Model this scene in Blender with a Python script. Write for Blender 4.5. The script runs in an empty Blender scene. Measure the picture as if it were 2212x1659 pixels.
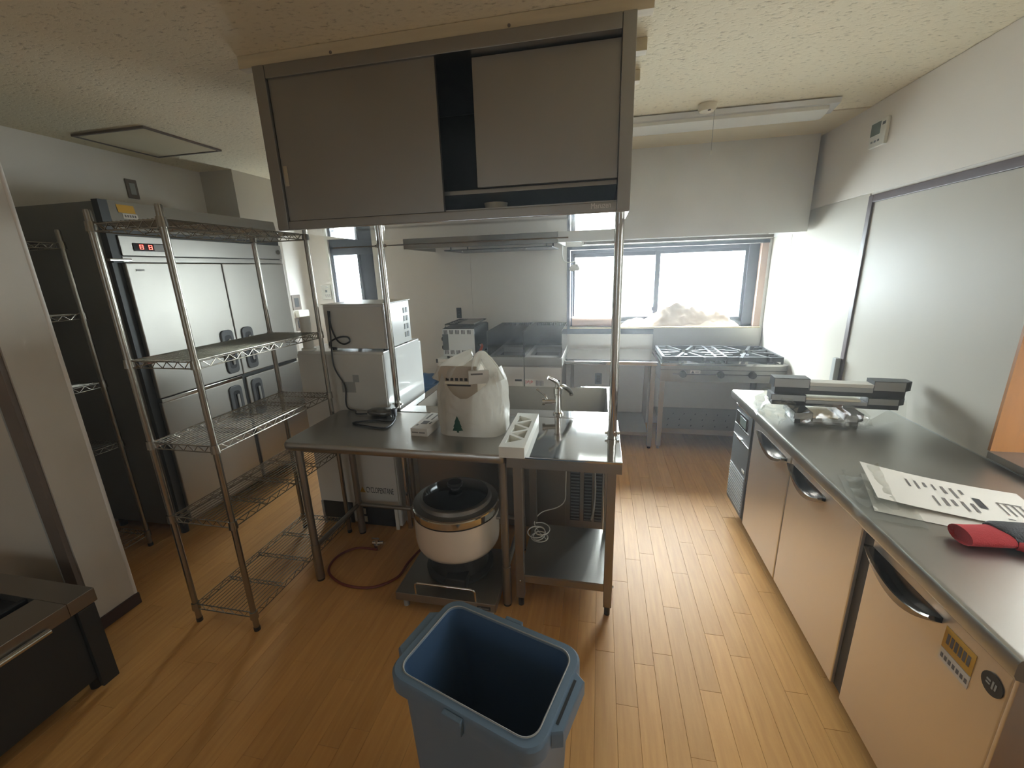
import bpy, bmesh, math, random
from mathutils import Matrix, Vector, noise

# ------------------------------------------------------------------ scene, camera, light
S = bpy.context.scene
C = S.collection
random.seed(7)
pi = math.pi
R = math.radians

S.view_settings.view_transform = 'Standard'
S.view_settings.look = 'None'
S.view_settings.gamma = 1.0
S.view_settings.use_curve_mapping = False
S.view_settings.exposure = 2.45
try:
    S.cycles.use_denoising = True
    S.cycles.adaptive_threshold = 0.02
    S.cycles.max_bounces = 9
    S.cycles.diffuse_bounces = 6
    S.cycles.glossy_bounces = 5
    S.cycles.transparent_max_bounces = 12
    S.cycles.caustics_reflective = True
    S.cycles.caustics_refractive = False
    S.cycles.sample_clamp_indirect = 5.0
except Exception:
    pass

cam_d = bpy.data.cameras.new('camera')
cam = bpy.data.objects.new('camera', cam_d)
C.objects.link(cam)
cam_d.sensor_fit = 'HORIZONTAL'
cam_d.sensor_width = 36.0
cam_d.lens = 905.26 * 36.0 / 2212.0
cam_d.clip_start = 0.02


def cam_matrix(rx, ry, rz):
    c, s = math.cos, math.sin
    B = Matrix(((1, 0, 0), (0, 0, -1), (0, 1, 0)))
    Y = Matrix(((c(rz), s(rz), 0), (-s(rz), c(rz), 0), (0, 0, 1)))
    P = Matrix(((1, 0, 0), (0, c(rx), -s(rx)), (0, s(rx), c(rx))))
    Q = Matrix(((c(ry), -s(ry), 0), (s(ry), c(ry), 0), (0, 0, 1)))
    return Q @ P @ B @ Y


CM = cam_matrix(R(15.2685), R(-1.78855), R(12.0039))
cam.matrix_world = Matrix(((CM[0][0], -CM[1][0], -CM[2][0], 0), (CM[0][1], -CM[1][1], -CM[2][1], 0),
                           (CM[0][2], -CM[1][2], -CM[2][2], 1.6), (0, 0, 0, 1)))
S.camera = cam

XL, XR, YF, YB, ZC = -3.24, 1.51, -2.3, 4.35, 2.446     # room

W = bpy.data.worlds.new('sky'); S.world = W
W.use_nodes = True
_bg = W.node_tree.nodes['Background']
_bg.inputs[0].default_value = (0.84, 0.93, 1.0, 1)
# overcast sky: dim near the horizon and below, brighter overhead
_tc = W.node_tree.nodes.new('ShaderNodeTexCoord'); _sx = W.node_tree.nodes.new('ShaderNodeSeparateXYZ')
_mr = W.node_tree.nodes.new('ShaderNodeMapRange'); _mr.interpolation_type = 'SMOOTHSTEP'
_mr.inputs[1].default_value = -0.08; _mr.inputs[2].default_value = 0.55
_mr.inputs[3].default_value = 6.0; _mr.inputs[4].default_value = 19.0
W.node_tree.links.new(_tc.outputs['Generated'], _sx.inputs[0]); W.node_tree.links.new(_sx.outputs[2], _mr.inputs[0])
W.node_tree.links.new(_mr.outputs[0], _bg.inputs[1])


def portal(name, loc, rot, sx, sy):
    l = bpy.data.lights.new(name, 'AREA'); l.shape = 'RECTANGLE'; l.size = sx; l.size_y = sy
    l.energy = 1.0
    l.cycles.is_portal = True
    o = bpy.data.objects.new(name, l); C.objects.link(o)
    o.location = loc; o.rotation_euler = rot
    return o


portal('window_daylight', (0.60, YB + 0.13, 1.39), (R(-90), 0, 0), 1.8, 0.76)
portal('small_window_daylight', (-2.67, YB + 0.13, 1.60), (R(-90), 0, 0), 0.6, 0.8)
BX0, BX1, BZ0, BZ1 = -2.1, -0.6, 0.95, 2.05          # unseen window added behind the camera for fill light
portal('added_rear_daylight', ((BX0 + BX1) / 2, YF - 0.13, (BZ0 + BZ1) / 2), (R(90), 0, 0), BX1 - BX0, BZ1 - BZ0)
portal('added_hatch_daylight', (XR + 0.33, 1.10, 1.38), (0, R(90), 0), 1.0, 1.45)  # invented daylight behind the hatch, fills the aisle


# ------------------------------------------------------------------ materials
def lin(c):
    return tuple(((v / 255) / 12.92 if v / 255 <= 0.04045 else ((v / 255 + 0.055) / 1.055) ** 2.4) for v in c) + (1,)


def mat(name, col, rough=0.5, metal=0.0, spec=0.5, var=0.0, vscale=6.0, stretch=None, bump=0.0, bscale=60.0,
        rvar=0.0, coat=0.0, rand=0.0, trans=0.0, alpha=1.0, emit=None, estr=0.0):
    m = bpy.data.materials.new(name); m.use_nodes = True
    nt = m.node_tree; N = nt.nodes; L = nt.links
    b = N['Principled BSDF']
    c = lin(col)
    b.inputs['Base Color'].default_value = c
    b.inputs['Roughness'].default_value = rough
    b.inputs['Metallic'].default_value = metal
    b.inputs['Specular IOR Level'].default_value = spec
    b.inputs['Coat Weight'].default_value = coat
    b.inputs['Transmission Weight'].default_value = trans
    b.inputs['Alpha'].default_value = alpha
    if emit:
        b.inputs['Emission Color'].default_value = lin(emit); b.inputs['Emission Strength'].default_value = estr
    if var or bump or rvar or rand:
        tc = N.new('ShaderNodeTexCoord')
        mp = N.new('ShaderNodeMapping')
        L.new(tc.outputs['Object'], mp.inputs[0])
        if stretch: mp.inputs['Scale'].default_value = stretch
        nz = N.new('ShaderNodeTexNoise'); nz.inputs['Scale'].default_value = vscale
        nz.inputs['Detail'].default_value = 5
        L.new(mp.outputs[0], nz.inputs['Vector'])
        if var or rand:
            mx = N.new('ShaderNodeMix'); mx.data_type = 'RGBA'; mx.blend_type = 'MULTIPLY'
            mx.inputs[0].default_value = 1.0
            mx.inputs[6].default_value = c
            mr = N.new('ShaderNodeMapRange')
            mr.inputs[1].default_value = 0.3; mr.inputs[2].default_value = 0.7
            mr.inputs[3].default_value = 1 - var; mr.inputs[4].default_value = 1 + var
            L.new(nz.outputs[0], mr.inputs[0])
            src = mr.outputs[0]
            if rand:
                oi = N.new('ShaderNodeObjectInfo')
                m2 = N.new('ShaderNodeMapRange'); m2.inputs[3].default_value = 1 - rand; m2.inputs[4].default_value = 1 + rand
                L.new(oi.outputs['Random'], m2.inputs[0])
                mm = N.new('ShaderNodeMath'); mm.operation = 'MULTIPLY'
                L.new(src, mm.inputs[0]); L.new(m2.outputs[0], mm.inputs[1]); src = mm.outputs[0]
            L.new(src, mx.inputs[7])
            L.new(mx.outputs[2], b.inputs['Base Color'])
        if rvar:
            r2 = N.new('ShaderNodeMapRange')
            r2.inputs[1].default_value = 0.3; r2.inputs[2].default_value = 0.7
            r2.inputs[3].default_value = max(0.02, rough - rvar); r2.inputs[4].default_value = rough + rvar
            L.new(nz.outputs[0], r2.inputs[0]); L.new(r2.outputs[0], b.inputs['Roughness'])
        if bump:
            n2 = N.new('ShaderNodeTexNoise'); n2.inputs['Scale'].default_value = bscale; n2.inputs['Detail'].default_value = 4
            L.new(mp.outputs[0], n2.inputs['Vector'])
            bp = N.new('ShaderNodeBump'); bp.inputs['Strength'].default_value = bump; bp.inputs['Distance'].default_value = 0.01
            L.new(n2.outputs[0], bp.inputs['Height']); L.new(bp.outputs[0], b.inputs['Normal'])
    return m


STEEL = mat('brushed_steel', (158, 154, 146), 0.40, 1.0, var=0.04, vscale=2, rvar=0.05)
STEELD = mat('dull_steel', (150, 143, 132), 0.42, 1.0, var=0.06, vscale=3, rvar=0.08)
STEELT = mat('table_top_steel', (172, 168, 160), 0.33, 1.0, var=0.03, vscale=5, rvar=0.015)
STEELB = mat('table_top_bright_steel', (190, 188, 184), 0.08, 1.0, var=0.03, vscale=6, rvar=0.01, bump=0.003, bscale=6)
STEELC = mat('counter_top_steel', (172, 169, 160), 0.37, 1.0, var=0.04, vscale=4, rvar=0.02)
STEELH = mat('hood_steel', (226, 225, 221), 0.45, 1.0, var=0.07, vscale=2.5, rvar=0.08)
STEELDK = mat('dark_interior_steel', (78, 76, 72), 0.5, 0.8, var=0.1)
DOORST = mat('door_steel', (220, 212, 202), 0.38, 0.9, var=0.02, vscale=2, rvar=0.02)
CHROME = mat('chrome', (205, 202, 196), 0.10, 1.0)
WIRE = mat('chromed_wire', (158, 152, 140), 0.26, 1.0)
DARKMET = mat('dark_grey_metal', (62, 62, 60), 0.45, 0.6, var=0.08)
FRSIDE = mat('grey_fridge_side', (126, 122, 113), 0.45, 0.5, var=0.05, vscale=2)
BLACK = mat('black_plastic', (22, 22, 22), 0.45)
BLACKG = mat('black_gloss', (14, 14, 14), 0.12, coat=0.5)
IRON = mat('cast_iron', (16, 16, 18), 0.6, 0.0, bump=0.1, bscale=200)
GREYP = mat('grey_plastic', (92, 94, 95), 0.4)
GREYL = mat('light_grey_plastic', (160, 160, 156), 0.45)
WHITEP = mat('white_plastic', (226, 224, 214), 0.4, var=0.02)
WHITEM = mat('white_enamel', (222, 222, 218), 0.22, coat=0.3, var=0.02)
CREAMP = mat('cream_plastic', (226, 216, 190), 0.45, var=0.02)
FREEZ = mat('freezer_back_grey', (212, 210, 202), 0.5, var=0.03)
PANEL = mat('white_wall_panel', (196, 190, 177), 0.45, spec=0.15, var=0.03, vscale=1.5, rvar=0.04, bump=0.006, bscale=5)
PANELLT = mat('brightened_wall_panel', (232, 225, 215), 0.5, spec=0.2, var=0.02, vscale=1.5, bump=0.006, bscale=5)  # wall panel copy, lightened to make up for weak light on it
WALLP = mat('white_wall_paint', (233, 227, 218), 0.55, var=0.03, vscale=2)
WALLD = mat('cream_wall_paper', (206, 198, 184), 0.65, var=0.03, vscale=3, bump=0.05, bscale=150)
JAMB = mat('brown_grey_jamb', (112, 98, 86), 0.5, var=0.08)
PURPLE = mat('dark_mauve_trim', (92, 76, 76), 0.4, var=0.08, vscale=20)
BASEB = mat('dark_brown_baseboard', (62, 40, 34), 0.45, var=0.1)
WOODL = mat('pale_batten_wood', (206, 190, 156), 0.6, var=0.08, vscale=4, stretch=(1, 12, 12))
WOODO = mat('orange_wood', (172, 112, 48), 0.4, var=0.07, vscale=5, stretch=(8, 8, 1), bump=0.02, bscale=30)
WOODP = mat('pink_wood_jamb', (186, 158, 142), 0.5, var=0.06, vscale=5, stretch=(8, 8, 1))
SASH = mat('dark_aluminium_sash', (70, 75, 85), 0.4, 0.3)
GUARD = mat('dark_mirror_guard', (96, 93, 88), 0.16, 1.0)
SASHD = mat('navy_dark_sash', (46, 50, 60), 0.4, 0.2)
STEELM = mat('polished_hood_steel', (150, 144, 134), 0.16, 1.0)
FRDOOR = mat('fridge_door_steel', (172, 168, 159), 0.42, 0.95, var=0.02, vscale=2, rvar=0.02)
BLUE = mat('blue_grey_bin_plastic', (98, 118, 136), 0.42, var=0.03, bump=0.01, bscale=120)
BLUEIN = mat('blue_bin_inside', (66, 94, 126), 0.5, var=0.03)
BLUEC = mat('blue_crate_plastic', (52, 104, 156), 0.4)
REDG = mat('red_glove_cloth', (176, 34, 38), 0.8, bump=0.3, bscale=300)
BLKG = mat('black_glove_rubber', (30, 30, 33), 0.6, bump=0.4, bscale=220)
ORANGE = mat('orange_hose_rubber', (206, 82, 36), 0.45)
REDO = mat('rust_red_hose', (112, 42, 18), 0.5)
PAPER = mat('white_paper', (226, 221, 210), 0.7, var=0.02)
INK = mat('grey_ink', (112, 106, 102), 0.8)
INKD = mat('dark_ink', (48, 46, 46), 0.8)
GREENP = mat('green_tree_print', (20, 70, 52), 0.6)
YELLOW = mat('yellow_sticker', (206, 158, 48), 0.5)
REDI = mat('red_ink', (180, 50, 52), 0.7)
STICK = mat('white_sticker', (214, 208, 198), 0.5)
CARD = mat('cardboard_box', (184, 170, 150), 0.7, var=0.05)
RECESSREF = mat('dark_recess_reflection', (70, 62, 54), 0.22, 1.0)  # dark brown reflection in the door pockets put into the colour
LIPST = mat('handle_steel', (120, 114, 106), 0.24, 1.0)
KRAFT = mat('kraft_paper', (176, 154, 132), 0.75, var=0.06, vscale=8, bump=0.08, bscale=25)
ROLLP = mat('brown_paper_roll', (188, 146, 122), 0.7, var=0.05, stretch=(1, 10, 10))
LED = mat('red_led_digits', (255, 70, 60), 0.4, emit=(255, 60, 50), estr=3.0)
LCD = mat('grey_lcd', (112, 124, 118), 0.25)
GUNM = mat('silver_adapter', (118, 116, 110), 0.22, 0.8)
POTW = mat('cream_pot_enamel', (232, 220, 202), 0.25, 0.25, coat=0.3)


def glass_mat(name, tint=(0.96, 0.98, 0.97), gl=0.08, rough=0.02):
    m = bpy.data.materials.new(name); m.use_nodes = True
    nt = m.node_tree; nt.nodes.clear()
    o = nt.nodes.new('ShaderNodeOutputMaterial')
    t = nt.nodes.new('ShaderNodeBsdfTransparent'); t.inputs[0].default_value = tint + (1,)
    g = nt.nodes.new('ShaderNodeBsdfGlossy'); g.inputs['Roughness'].default_value = rough
    x = nt.nodes.new('ShaderNodeMixShader'); x.inputs[0].default_value = gl
    nt.links.new(t.outputs[0], x.inputs[1]); nt.links.new(g.outputs[0], x.inputs[2]); nt.links.new(x.outputs[0], o.inputs[0])
    return m


GLASS = glass_mat('window_glass')
HATCHFILL = glass_mat('added_hatch_fill_glass', (0.23, 0.226, 0.218), 0.05, 0.2)  # tint sets how much added daylight the hatch passes
REARFILL = glass_mat('added_rear_fill_glass', (0.19, 0.19, 0.19), 0.05, 0.1)  # tint sets the level of the added rear fill light
FILM = glass_mat('clear_plastic_film', (0.92, 0.93, 0.91), 0.24, 0.16)
LINER = glass_mat('clear_shelf_liner', (0.80, 0.80, 0.77), 0.07, 0.3)


def bag_mat():
    m = bpy.data.materials.new('white_bag_film'); m.use_nodes = True
    nt = m.node_tree; N = nt.nodes; L = nt.links
    b = N['Principled BSDF']
    b.inputs['Base Color'].default_value = lin((226, 222, 212)); b.inputs['Roughness'].default_value = 0.35
    t = N.new('ShaderNodeBsdfTranslucent'); t.inputs[0].default_value = lin((232, 228, 218))
    tr = N.new('ShaderNodeBsdfTransparent')
    x = N.new('ShaderNodeMixShader'); x.inputs[0].default_value = 0.4
    y = N.new('ShaderNodeMixShader'); y.inputs[0].default_value = 0.12
    nz = N.new('ShaderNodeTexNoise'); nz.inputs['Scale'].default_value = 14; nz.inputs['Detail'].default_value = 3
    tc = N.new('ShaderNodeTexCoord'); L.new(tc.outputs['Object'], nz.inputs['Vector'])
    bp = N.new('ShaderNodeBump'); bp.inputs['Strength'].default_value = 0.5; bp.inputs['Distance'].default_value = 0.02
    L.new(nz.outputs[0], bp.inputs['Height']); L.new(bp.outputs[0], b.inputs['Normal'])
    L.new(b.outputs[0], x.inputs[1]); L.new(t.outputs[0], x.inputs[2])
    L.new(x.outputs[0], y.inputs[1]); L.new(tr.outputs[0], y.inputs[2])
    L.new(y.outputs[0], N['Material Output'].inputs[0])
    return m


BAG = bag_mat()


def wood_floor_mat():
    m = bpy.data.materials.new('orange_wood_plank'); m.use_nodes = True
    nt = m.node_tree; N = nt.nodes; L = nt.links
    b = N['Principled BSDF']; b.inputs['Roughness'].default_value = 0.48
    b.inputs['Specular IOR Level'].default_value = 0.4
    tc = N.new('ShaderNodeTexCoord'); oi = N.new('ShaderNodeObjectInfo')
    geo = N.new('ShaderNodeNewGeometry')
    mp = N.new('ShaderNodeMapping'); mp.inputs['Scale'].default_value = (30, 2.2, 1)
    L.new(geo.outputs['Position'], mp.inputs[0])
    nz = N.new('ShaderNodeTexNoise'); nz.inputs['Scale'].default_value = 2.0; nz.inputs['Detail'].default_value = 6
    L.new(mp.outputs[0], nz.inputs['Vector'])
    rp = N.new('ShaderNodeValToRGB')
    rp.color_ramp.elements[0].position = 0.25; rp.color_ramp.elements[0].color = lin((192, 136, 68))
    rp.color_ramp.elements[1].position = 0.75; rp.color_ramp.elements[1].color = lin((210, 156, 86))
    L.new(nz.outputs[0], rp.inputs[0])
    mr = N.new('ShaderNodeMapRange'); mr.inputs[3].default_value = 0.93; mr.inputs[4].default_value = 1.07
    L.new(oi.outputs['Random'], mr.inputs[0])
    mx = N.new('ShaderNodeMix'); mx.data_type = 'RGBA'; mx.blend_type = 'MULTIPLY'; mx.inputs[0].default_value = 1
    L.new(rp.outputs[0], mx.inputs[6]); L.new(mr.outputs[0], mx.inputs[7])
    L.new(mx.outputs[2], b.inputs['Base Color'])
    n2 = N.new('ShaderNodeTexNoise'); n2.inputs['Scale'].default_value = 90; n2.inputs['Detail'].default_value = 3
    L.new(geo.outputs['Position'], n2.inputs['Vector'])
    bp = N.new('ShaderNodeBump'); bp.inputs['Strength'].default_value = 0.06; bp.inputs['Distance'].default_value = 0.004
    L.new(n2.outputs[0], bp.inputs['Height']); L.new(bp.outputs[0], b.inputs['Normal'])
    return m


PLANK = wood_floor_mat()
GROUT = mat('floor_joint', (120, 82, 42), 0.7)


def ceiling_mat():
    m = bpy.data.materials.new('textured_ceiling_board'); m.use_nodes = True
    nt = m.node_tree; N = nt.nodes; L = nt.links
    b = N['Principled BSDF']; b.inputs['Roughness'].default_value = 0.85
    geo = N.new('ShaderNodeNewGeometry')
    mp = N.new('ShaderNodeMapping'); mp.inputs['Scale'].default_value = (1, 1.8, 1)
    L.new(geo.outputs['Position'], mp.inputs[0])
    nz = N.new('ShaderNodeTexNoise'); nz.inputs['Scale'].default_value = 42; nz.inputs['Detail'].default_value = 5
    nz.inputs['Roughness'].default_value = 0.6
    L.new(mp.outputs[0], nz.inputs['Vector'])
    rp = N.new('ShaderNodeValToRGB')
    rp.color_ramp.elements[0].position = 0.30; rp.color_ramp.elements[0].color = lin((194, 180, 148))  # pit shade put into the colour, besides the bump
    rp.color_ramp.elements[1].position = 0.42; rp.color_ramp.elements[1].color = lin((240, 228, 198))
    L.new(nz.outputs[0], rp.inputs[0]); L.new(rp.outputs[0], b.inputs['Base Color'])
    r2 = N.new('ShaderNodeMapRange'); r2.inputs[1].default_value = 0.3; r2.inputs[2].default_value = 0.5
    L.new(nz.outputs[0], r2.inputs[0])
    bp = N.new('ShaderNodeBump'); bp.inputs['Strength'].default_value = 0.35; bp.inputs['Distance'].default_value = 0.01
    L.new(r2.outputs[0], bp.inputs['Height']); L.new(bp.outputs[0], b.inputs['Normal'])
    return m


CEIL = ceiling_mat()
CEILS = mat('smooth_cream_board', (214, 200, 168), 0.6, var=0.03, vscale=2)

# ------------------------------------------------------------------ mesh helpers
WM = {}                                                    # world matrices of parents


class MB:
    def __init__(s):
        s.b = bmesh.new()

    def box(s, x0, y0, z0, x1, y1, z1, bev=0.0, seg=2):
        b = s.b
        v = [b.verts.new(p) for p in ((x0, y0, z0), (x1, y0, z0), (x1, y1, z0), (x0, y1, z0),
                                      (x0, y0, z1), (x1, y0, z1), (x1, y1, z1), (x0, y1, z1))]
        f = [b.faces.new([v[i] for i in q]) for q in ((3, 2, 1, 0), (4, 5, 6, 7), (0, 1, 5, 4), (1, 2, 6, 5), (2, 3, 7, 6), (3, 0, 4, 7))]
        if bev:
            es = list({e for q in f for e in q.edges})
            bmesh.ops.bevel(b, geom=es, offset=bev, segments=seg, profile=0.5, affect='EDGES')
        return s

    def cyl(s, a, c, r, n=14, r2=None, cap=True):
        a, c = Vector(a), Vector(c); d = (c - a).normalized()
        u = d.orthogonal().normalized(); w = d.cross(u); r2 = r if r2 is None else r2
        l0 = [s.b.verts.new(a + (u * math.cos(2 * pi * i / n) + w * math.sin(2 * pi * i / n)) * r) for i in range(n)]
        l1 = [s.b.verts.new(c + (u * math.cos(2 * pi * i / n) + w * math.sin(2 * pi * i / n)) * r2) for i in range(n)]
        for i in range(n):
            s.b.faces.new((l0[i], l0[(i + 1) % n], l1[(i + 1) % n], l1[i]))
        if cap:
            s.b.faces.new(l0[::-1]); s.b.faces.new(l1)
        return s

    def tube(s, pts, r, n=8, closed=False, cap=True):
        P = [Vector(p) for p in pts]; k = len(P); rings = []; u = None
        for i, p in enumerate(P):
            if closed: t = P[(i + 1) % k] - P[i - 1]
            else: t = P[min(i + 1, k - 1)] - P[max(i - 1, 0)]
            if t.length < 1e-9: t = Vector((0, 0, 1))
            t.normalize()
            if u is None: u = t.orthogonal().normalized()
            else:
                u = u - t * u.dot(t)
                u = u.normalized() if u.length > 1e-6 else t.orthogonal().normalized()
            w = t.cross(u)
            rr = r(i / max(1, k - 1)) if callable(r) else r
            rings.append([s.b.verts.new(p + (u * math.cos(2 * pi * j / n) + w * math.sin(2 * pi * j / n)) * rr) for j in range(n)])
        for i in range(k if closed else k - 1):
            A, B = rings[i], rings[(i + 1) % k]
            for j in range(n):
                s.b.faces.new((A[j], A[(j + 1) % n], B[(j + 1) % n], B[j]))
        if cap and not closed:
            s.b.faces.new(rings[0][::-1]); s.b.faces.new(rings[-1])
        return s

    def loft(s, loops, cap0=True, cap1=True, closed=True):
        rs = [[s.b.verts.new(p) for p in l] for l in loops]; n = len(rs[0])
        for A, B in zip(rs, rs[1:]):
            for j in range(n if closed else n - 1):
                s.b.faces.new((A[j], A[(j + 1) % n], B[(j + 1) % n], B[j]))
        if cap0: s.b.faces.new(rs[0][::-1])
        if cap1: s.b.faces.new(rs[-1])
        return s

    def lathe(s, cx, cy, prof, n=40, cap0=True, cap1=True):
        return s.loft([[(cx + r * math.cos(2 * pi * j / n), cy + r * math.sin(2 * pi * j / n), z) for j in range(n)] for r, z in prof], cap0, cap1)

    def prism(s, poly, ax, a0, a1):
        def p3(p, a):
            return (a, p[0], p[1]) if ax == 'x' else (p[0], a, p[1]) if ax == 'y' else (p[0], p[1], a)
        lo = [s.b.verts.new(p3(p, a0)) for p in poly]; hi = [s.b.verts.new(p3(p, a1)) for p in poly]
        n = len(poly)
        for i in range(n):
            s.b.faces.new((lo[i], lo[(i + 1) % n], hi[(i + 1) % n], hi[i]))
        s.b.faces.new(lo[::-1]); s.b.faces.new(hi)
        return s

    def face(s, *p):
        s.b.faces.new([s.b.verts.new(q) for q in p]); return s

    def grid(s, fn, nu, nv):
        g = [[s.b.verts.new(fn(i / nu, j / nv)) for j in range(nv + 1)] for i in range(nu + 1)]
        for i in range(nu):
            for j in range(nv):
                s.b.faces.new((g[i][j], g[i + 1][j], g[i + 1][j + 1], g[i][j + 1]))
        return s

    def solid(s, t):
        bmesh.ops.recalc_face_normals(s.b, faces=s.b.faces[:])
        bmesh.ops.solidify(s.b, geom=s.b.faces[:], thickness=t)
        return s

    def o(s, name, m, parent=None, local=False, smooth=True):
        bmesh.ops.recalc_face_normals(s.b, faces=s.b.faces[:])
        me = bpy.data.meshes.new(name)
        if parent is not None and not local:
            s.b.transform(WM[parent.name].inverted())
        s.b.to_mesh(me); s.b.free()
        me.materials.append(m)
        if smooth and len(me.polygons):
            me.polygons.foreach_set('use_smooth', [True] * len(me.polygons))
            me.set_sharp_from_angle(angle=R(38))
        ob = bpy.data.objects.new(name, me); C.objects.link(ob)
        if smooth and len(me.polygons) < 4000:
            wn = ob.modifiers.new('weighted_normal', 'WEIGHTED_NORMAL'); wn.keep_sharp = True; wn.weight = 50
        if parent is not None:
            ob.parent = parent
            WM[ob.name] = WM[parent.name].copy()
        else:
            WM[ob.name] = Matrix()
        return ob


def thing(name, label, cat, loc=(0, 0, 0), rz=0.0, group=None):
    o = bpy.data.objects.new(name, None); C.objects.link(o)
    o.empty_display_size = 0.05
    o.location = loc; o.rotation_euler = (0, 0, rz)
    WM[o.name] = Matrix.Translation(loc) @ Matrix.Rotation(rz, 4, 'Z')
    return tag(o, label, cat, group)


def tag(o, label, cat, group=None, kind=None):
    o['label'] = label; o['category'] = cat
    if group: o['group'] = group
    if kind: o['kind'] = kind
    return o


def struct(o):
    o['kind'] = 'structure'; return o


def text(s, size, at, xdir, updir, m, parent, width=None, name='lettering'):
    cu = bpy.data.curves.new('tmp_text', 'FONT'); cu.body = s; cu.size = size; cu.extrude = 0.0004
    cu.align_x = 'CENTER'; cu.align_y = 'CENTER'; cu.resolution_u = 3
    to = bpy.data.objects.new('tmp_text', cu); C.objects.link(to)
    dg = bpy.context.evaluated_depsgraph_get(); dg.update()
    me = bpy.data.meshes.new_from_object(to.evaluated_get(dg))
    bpy.data.objects.remove(to); bpy.data.curves.remove(cu)
    x = Vector(xdir).normalized(); u = Vector(updir).normalized(); n = x.cross(u)
    k = 1.0
    if width:
        xs = [v.co.x for v in me.vertices]; k = width / max(1e-6, max(xs) - min(xs))
    M4 = Matrix(((x.x * k, u.x, n.x, at[0]), (x.y * k, u.y, n.y, at[1]), (x.z * k, u.z, n.z, at[2]), (0, 0, 0, 1)))
    me.transform(WM[parent.name].inverted() @ M4)
    me.name = name; me.materials.clear(); me.materials.append(m)
    ob = bpy.data.objects.new(name, me); C.objects.link(ob); ob.parent = parent; WM[ob.name] = WM[parent.name].copy()
    return ob


def feet(m, parent):
    # one object per foot
    b = m.b; left = set(b.verts); groups = []
    while left:
        st_ = [left.pop()]; g = set(st_)
        while st_:
            v = st_.pop()
            for e in v.link_edges:
                w = e.other_vert(v)
                if w in left: left.discard(w); g.add(w); st_.append(w)
        groups.append(g)
    for g in groups:
        ix = {v: i for i, v in enumerate(g)}
        fs = {f for v in g for f in v.link_faces}
        q = MB(); nv = [q.b.verts.new(v.co) for v in g]
        for f in fs: q.b.faces.new([nv[ix[v]] for v in f.verts])
        q.o('foot', BLACK, parent)
    b.free()


def rr(x0, y0, x1, y1, r, z, n=5):
    pts = []
    for cx, cy, a in ((x1 - r, y1 - r, 0), (x0 + r, y1 - r, 90), (x0 + r, y0 + r, 180), (x1 - r, y0 + r, 270)):
        for i in range(n + 1):
            t = R(a + 90 * i / n)
            pts.append((cx + r * math.cos(t), cy + r * math.sin(t), z))
    return pts


def smooth_path(pts, k=6):
    P = [Vector(p) for p in pts]; out = []
    for i in range(len(P) - 1):
        p0, p1, p2, p3 = P[max(i - 1, 0)], P[i], P[i + 1], P[min(i + 2, len(P) - 1)]
        for j in range(k):
            t = j / k
            out.append(0.5 * (2 * p1 + (p2 - p0) * t + (2 * p0 - 5 * p1 + 4 * p2 - p3) * t * t + (3 * p1 - p0 - 3 * p2 + p3) * t ** 3))
    out.append(P[-1])
    return out


def dup(root, loc, label, parent_shift=None):
    r = root.copy(); C.objects.link(r); r.location = loc; r['label'] = label
    WM[r.name] = Matrix.Translation(loc)
    for ch in list(root.children):
        c = ch.copy(); C.objects.link(c); c.parent = r; WM[c.name] = WM[r.name].copy()
        for g in list(ch.children):
            d = g.copy(); C.objects.link(d); d.parent = c; WM[d.name] = WM[r.name].copy()
    return r


# ------------------------------------------------------------------ the room
# floor with planks 0.663 x 0.0797 running away from the camera
fl = struct(MB().box(XL - .15, YF - .15, -0.12, XR + .15, YB + .15, -0.006).o('floor', GROUT))
PWID, PLEN, X0 = 0.0797, 0.663, 0.0975
phase = {0: 1.259, 1: 1.446, 2: 1.509, 3: 1.119, 4: 1.372, 5: 1.651, 6: 2.216, 8: 2.087, 7: 1.80, 9: 1.30}
plank_mesh = {}


def plank_me(w, l):
    key = (round(w, 3), round(l, 3))
    if key not in plank_mesh:
        m = MB().box(-w / 2, -l / 2, -0.0065, w / 2, l / 2, 0.0, 0.0006, 1)
        bmesh.ops.recalc_face_normals(m.b, faces=m.b.faces[:])
        me = bpy.data.meshes.new('plank'); m.b.to_mesh(me); m.b.free(); me.materials.append(PLANK)
        plank_mesh[key] = me
    return plank_mesh[key]


def project(p):
    q = CM @ (Vector(p) - Vector((0, 0, 1.6)))
    if q.z < 0.05: return None
    return (1106 + 905.26 * q.x / q.z, 829.5 + 905.26 * q.y / q.z)


cells = []
i0 = math.floor((XL - X0) / PWID); i1 = math.ceil((XR - X0) / PWID)
for i in range(i0, i1):
    xa, xb = max(XL, X0 + i * PWID), min(XR, X0 + (i + 1) * PWID)
    if xb - xa < 0.004: continue
    ph = phase.get(i, random.Random(i * 7 + 3).uniform(0, PLEN))
    j0 = math.floor((YF - ph) / PLEN)
    y = ph + j0 * PLEN
    while y < YB:
        ya, yb = max(YF, y), min(YB, y + PLEN)
        if yb - ya > 0.01:
            c = ((xa + xb) / 2, (ya + yb) / 2)
            n_in = 0
            for t in (0.1, 0.3, 0.5, 0.7, 0.9):
                q = project((c[0], ya + (yb - ya) * t, 0))
                if q and -30 < q[0] < 2242 and -30 < q[1] < 1689: n_in += 1
            area = n_in / ((c[0]) ** 2 + c[1] ** 2 + 2.56) ** 1.5
            if c[0] < -2.3: area *= 0.4
            cells.append((area, c, xb - xa - 0.0007, yb - ya - 0.0007))
        y += PLEN
cells.sort(key=lambda t: -t[0])
for area, c, w, l in cells[:300]:
    o = bpy.data.objects.new('plank', plank_me(w, l)); C.objects.link(o)
    o.location = (c[0], c[1], 0); o.parent = fl
m = MB()
for area, c, w, l in cells[300:]:
    m.box(c[0] - w / 2, c[1] - l / 2, -0.0065, c[0] + w / 2, c[1] + l / 2, 0.0)
far = m.o('plank_field', PLANK, fl); far['kind'] = 'stuff'

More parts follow.
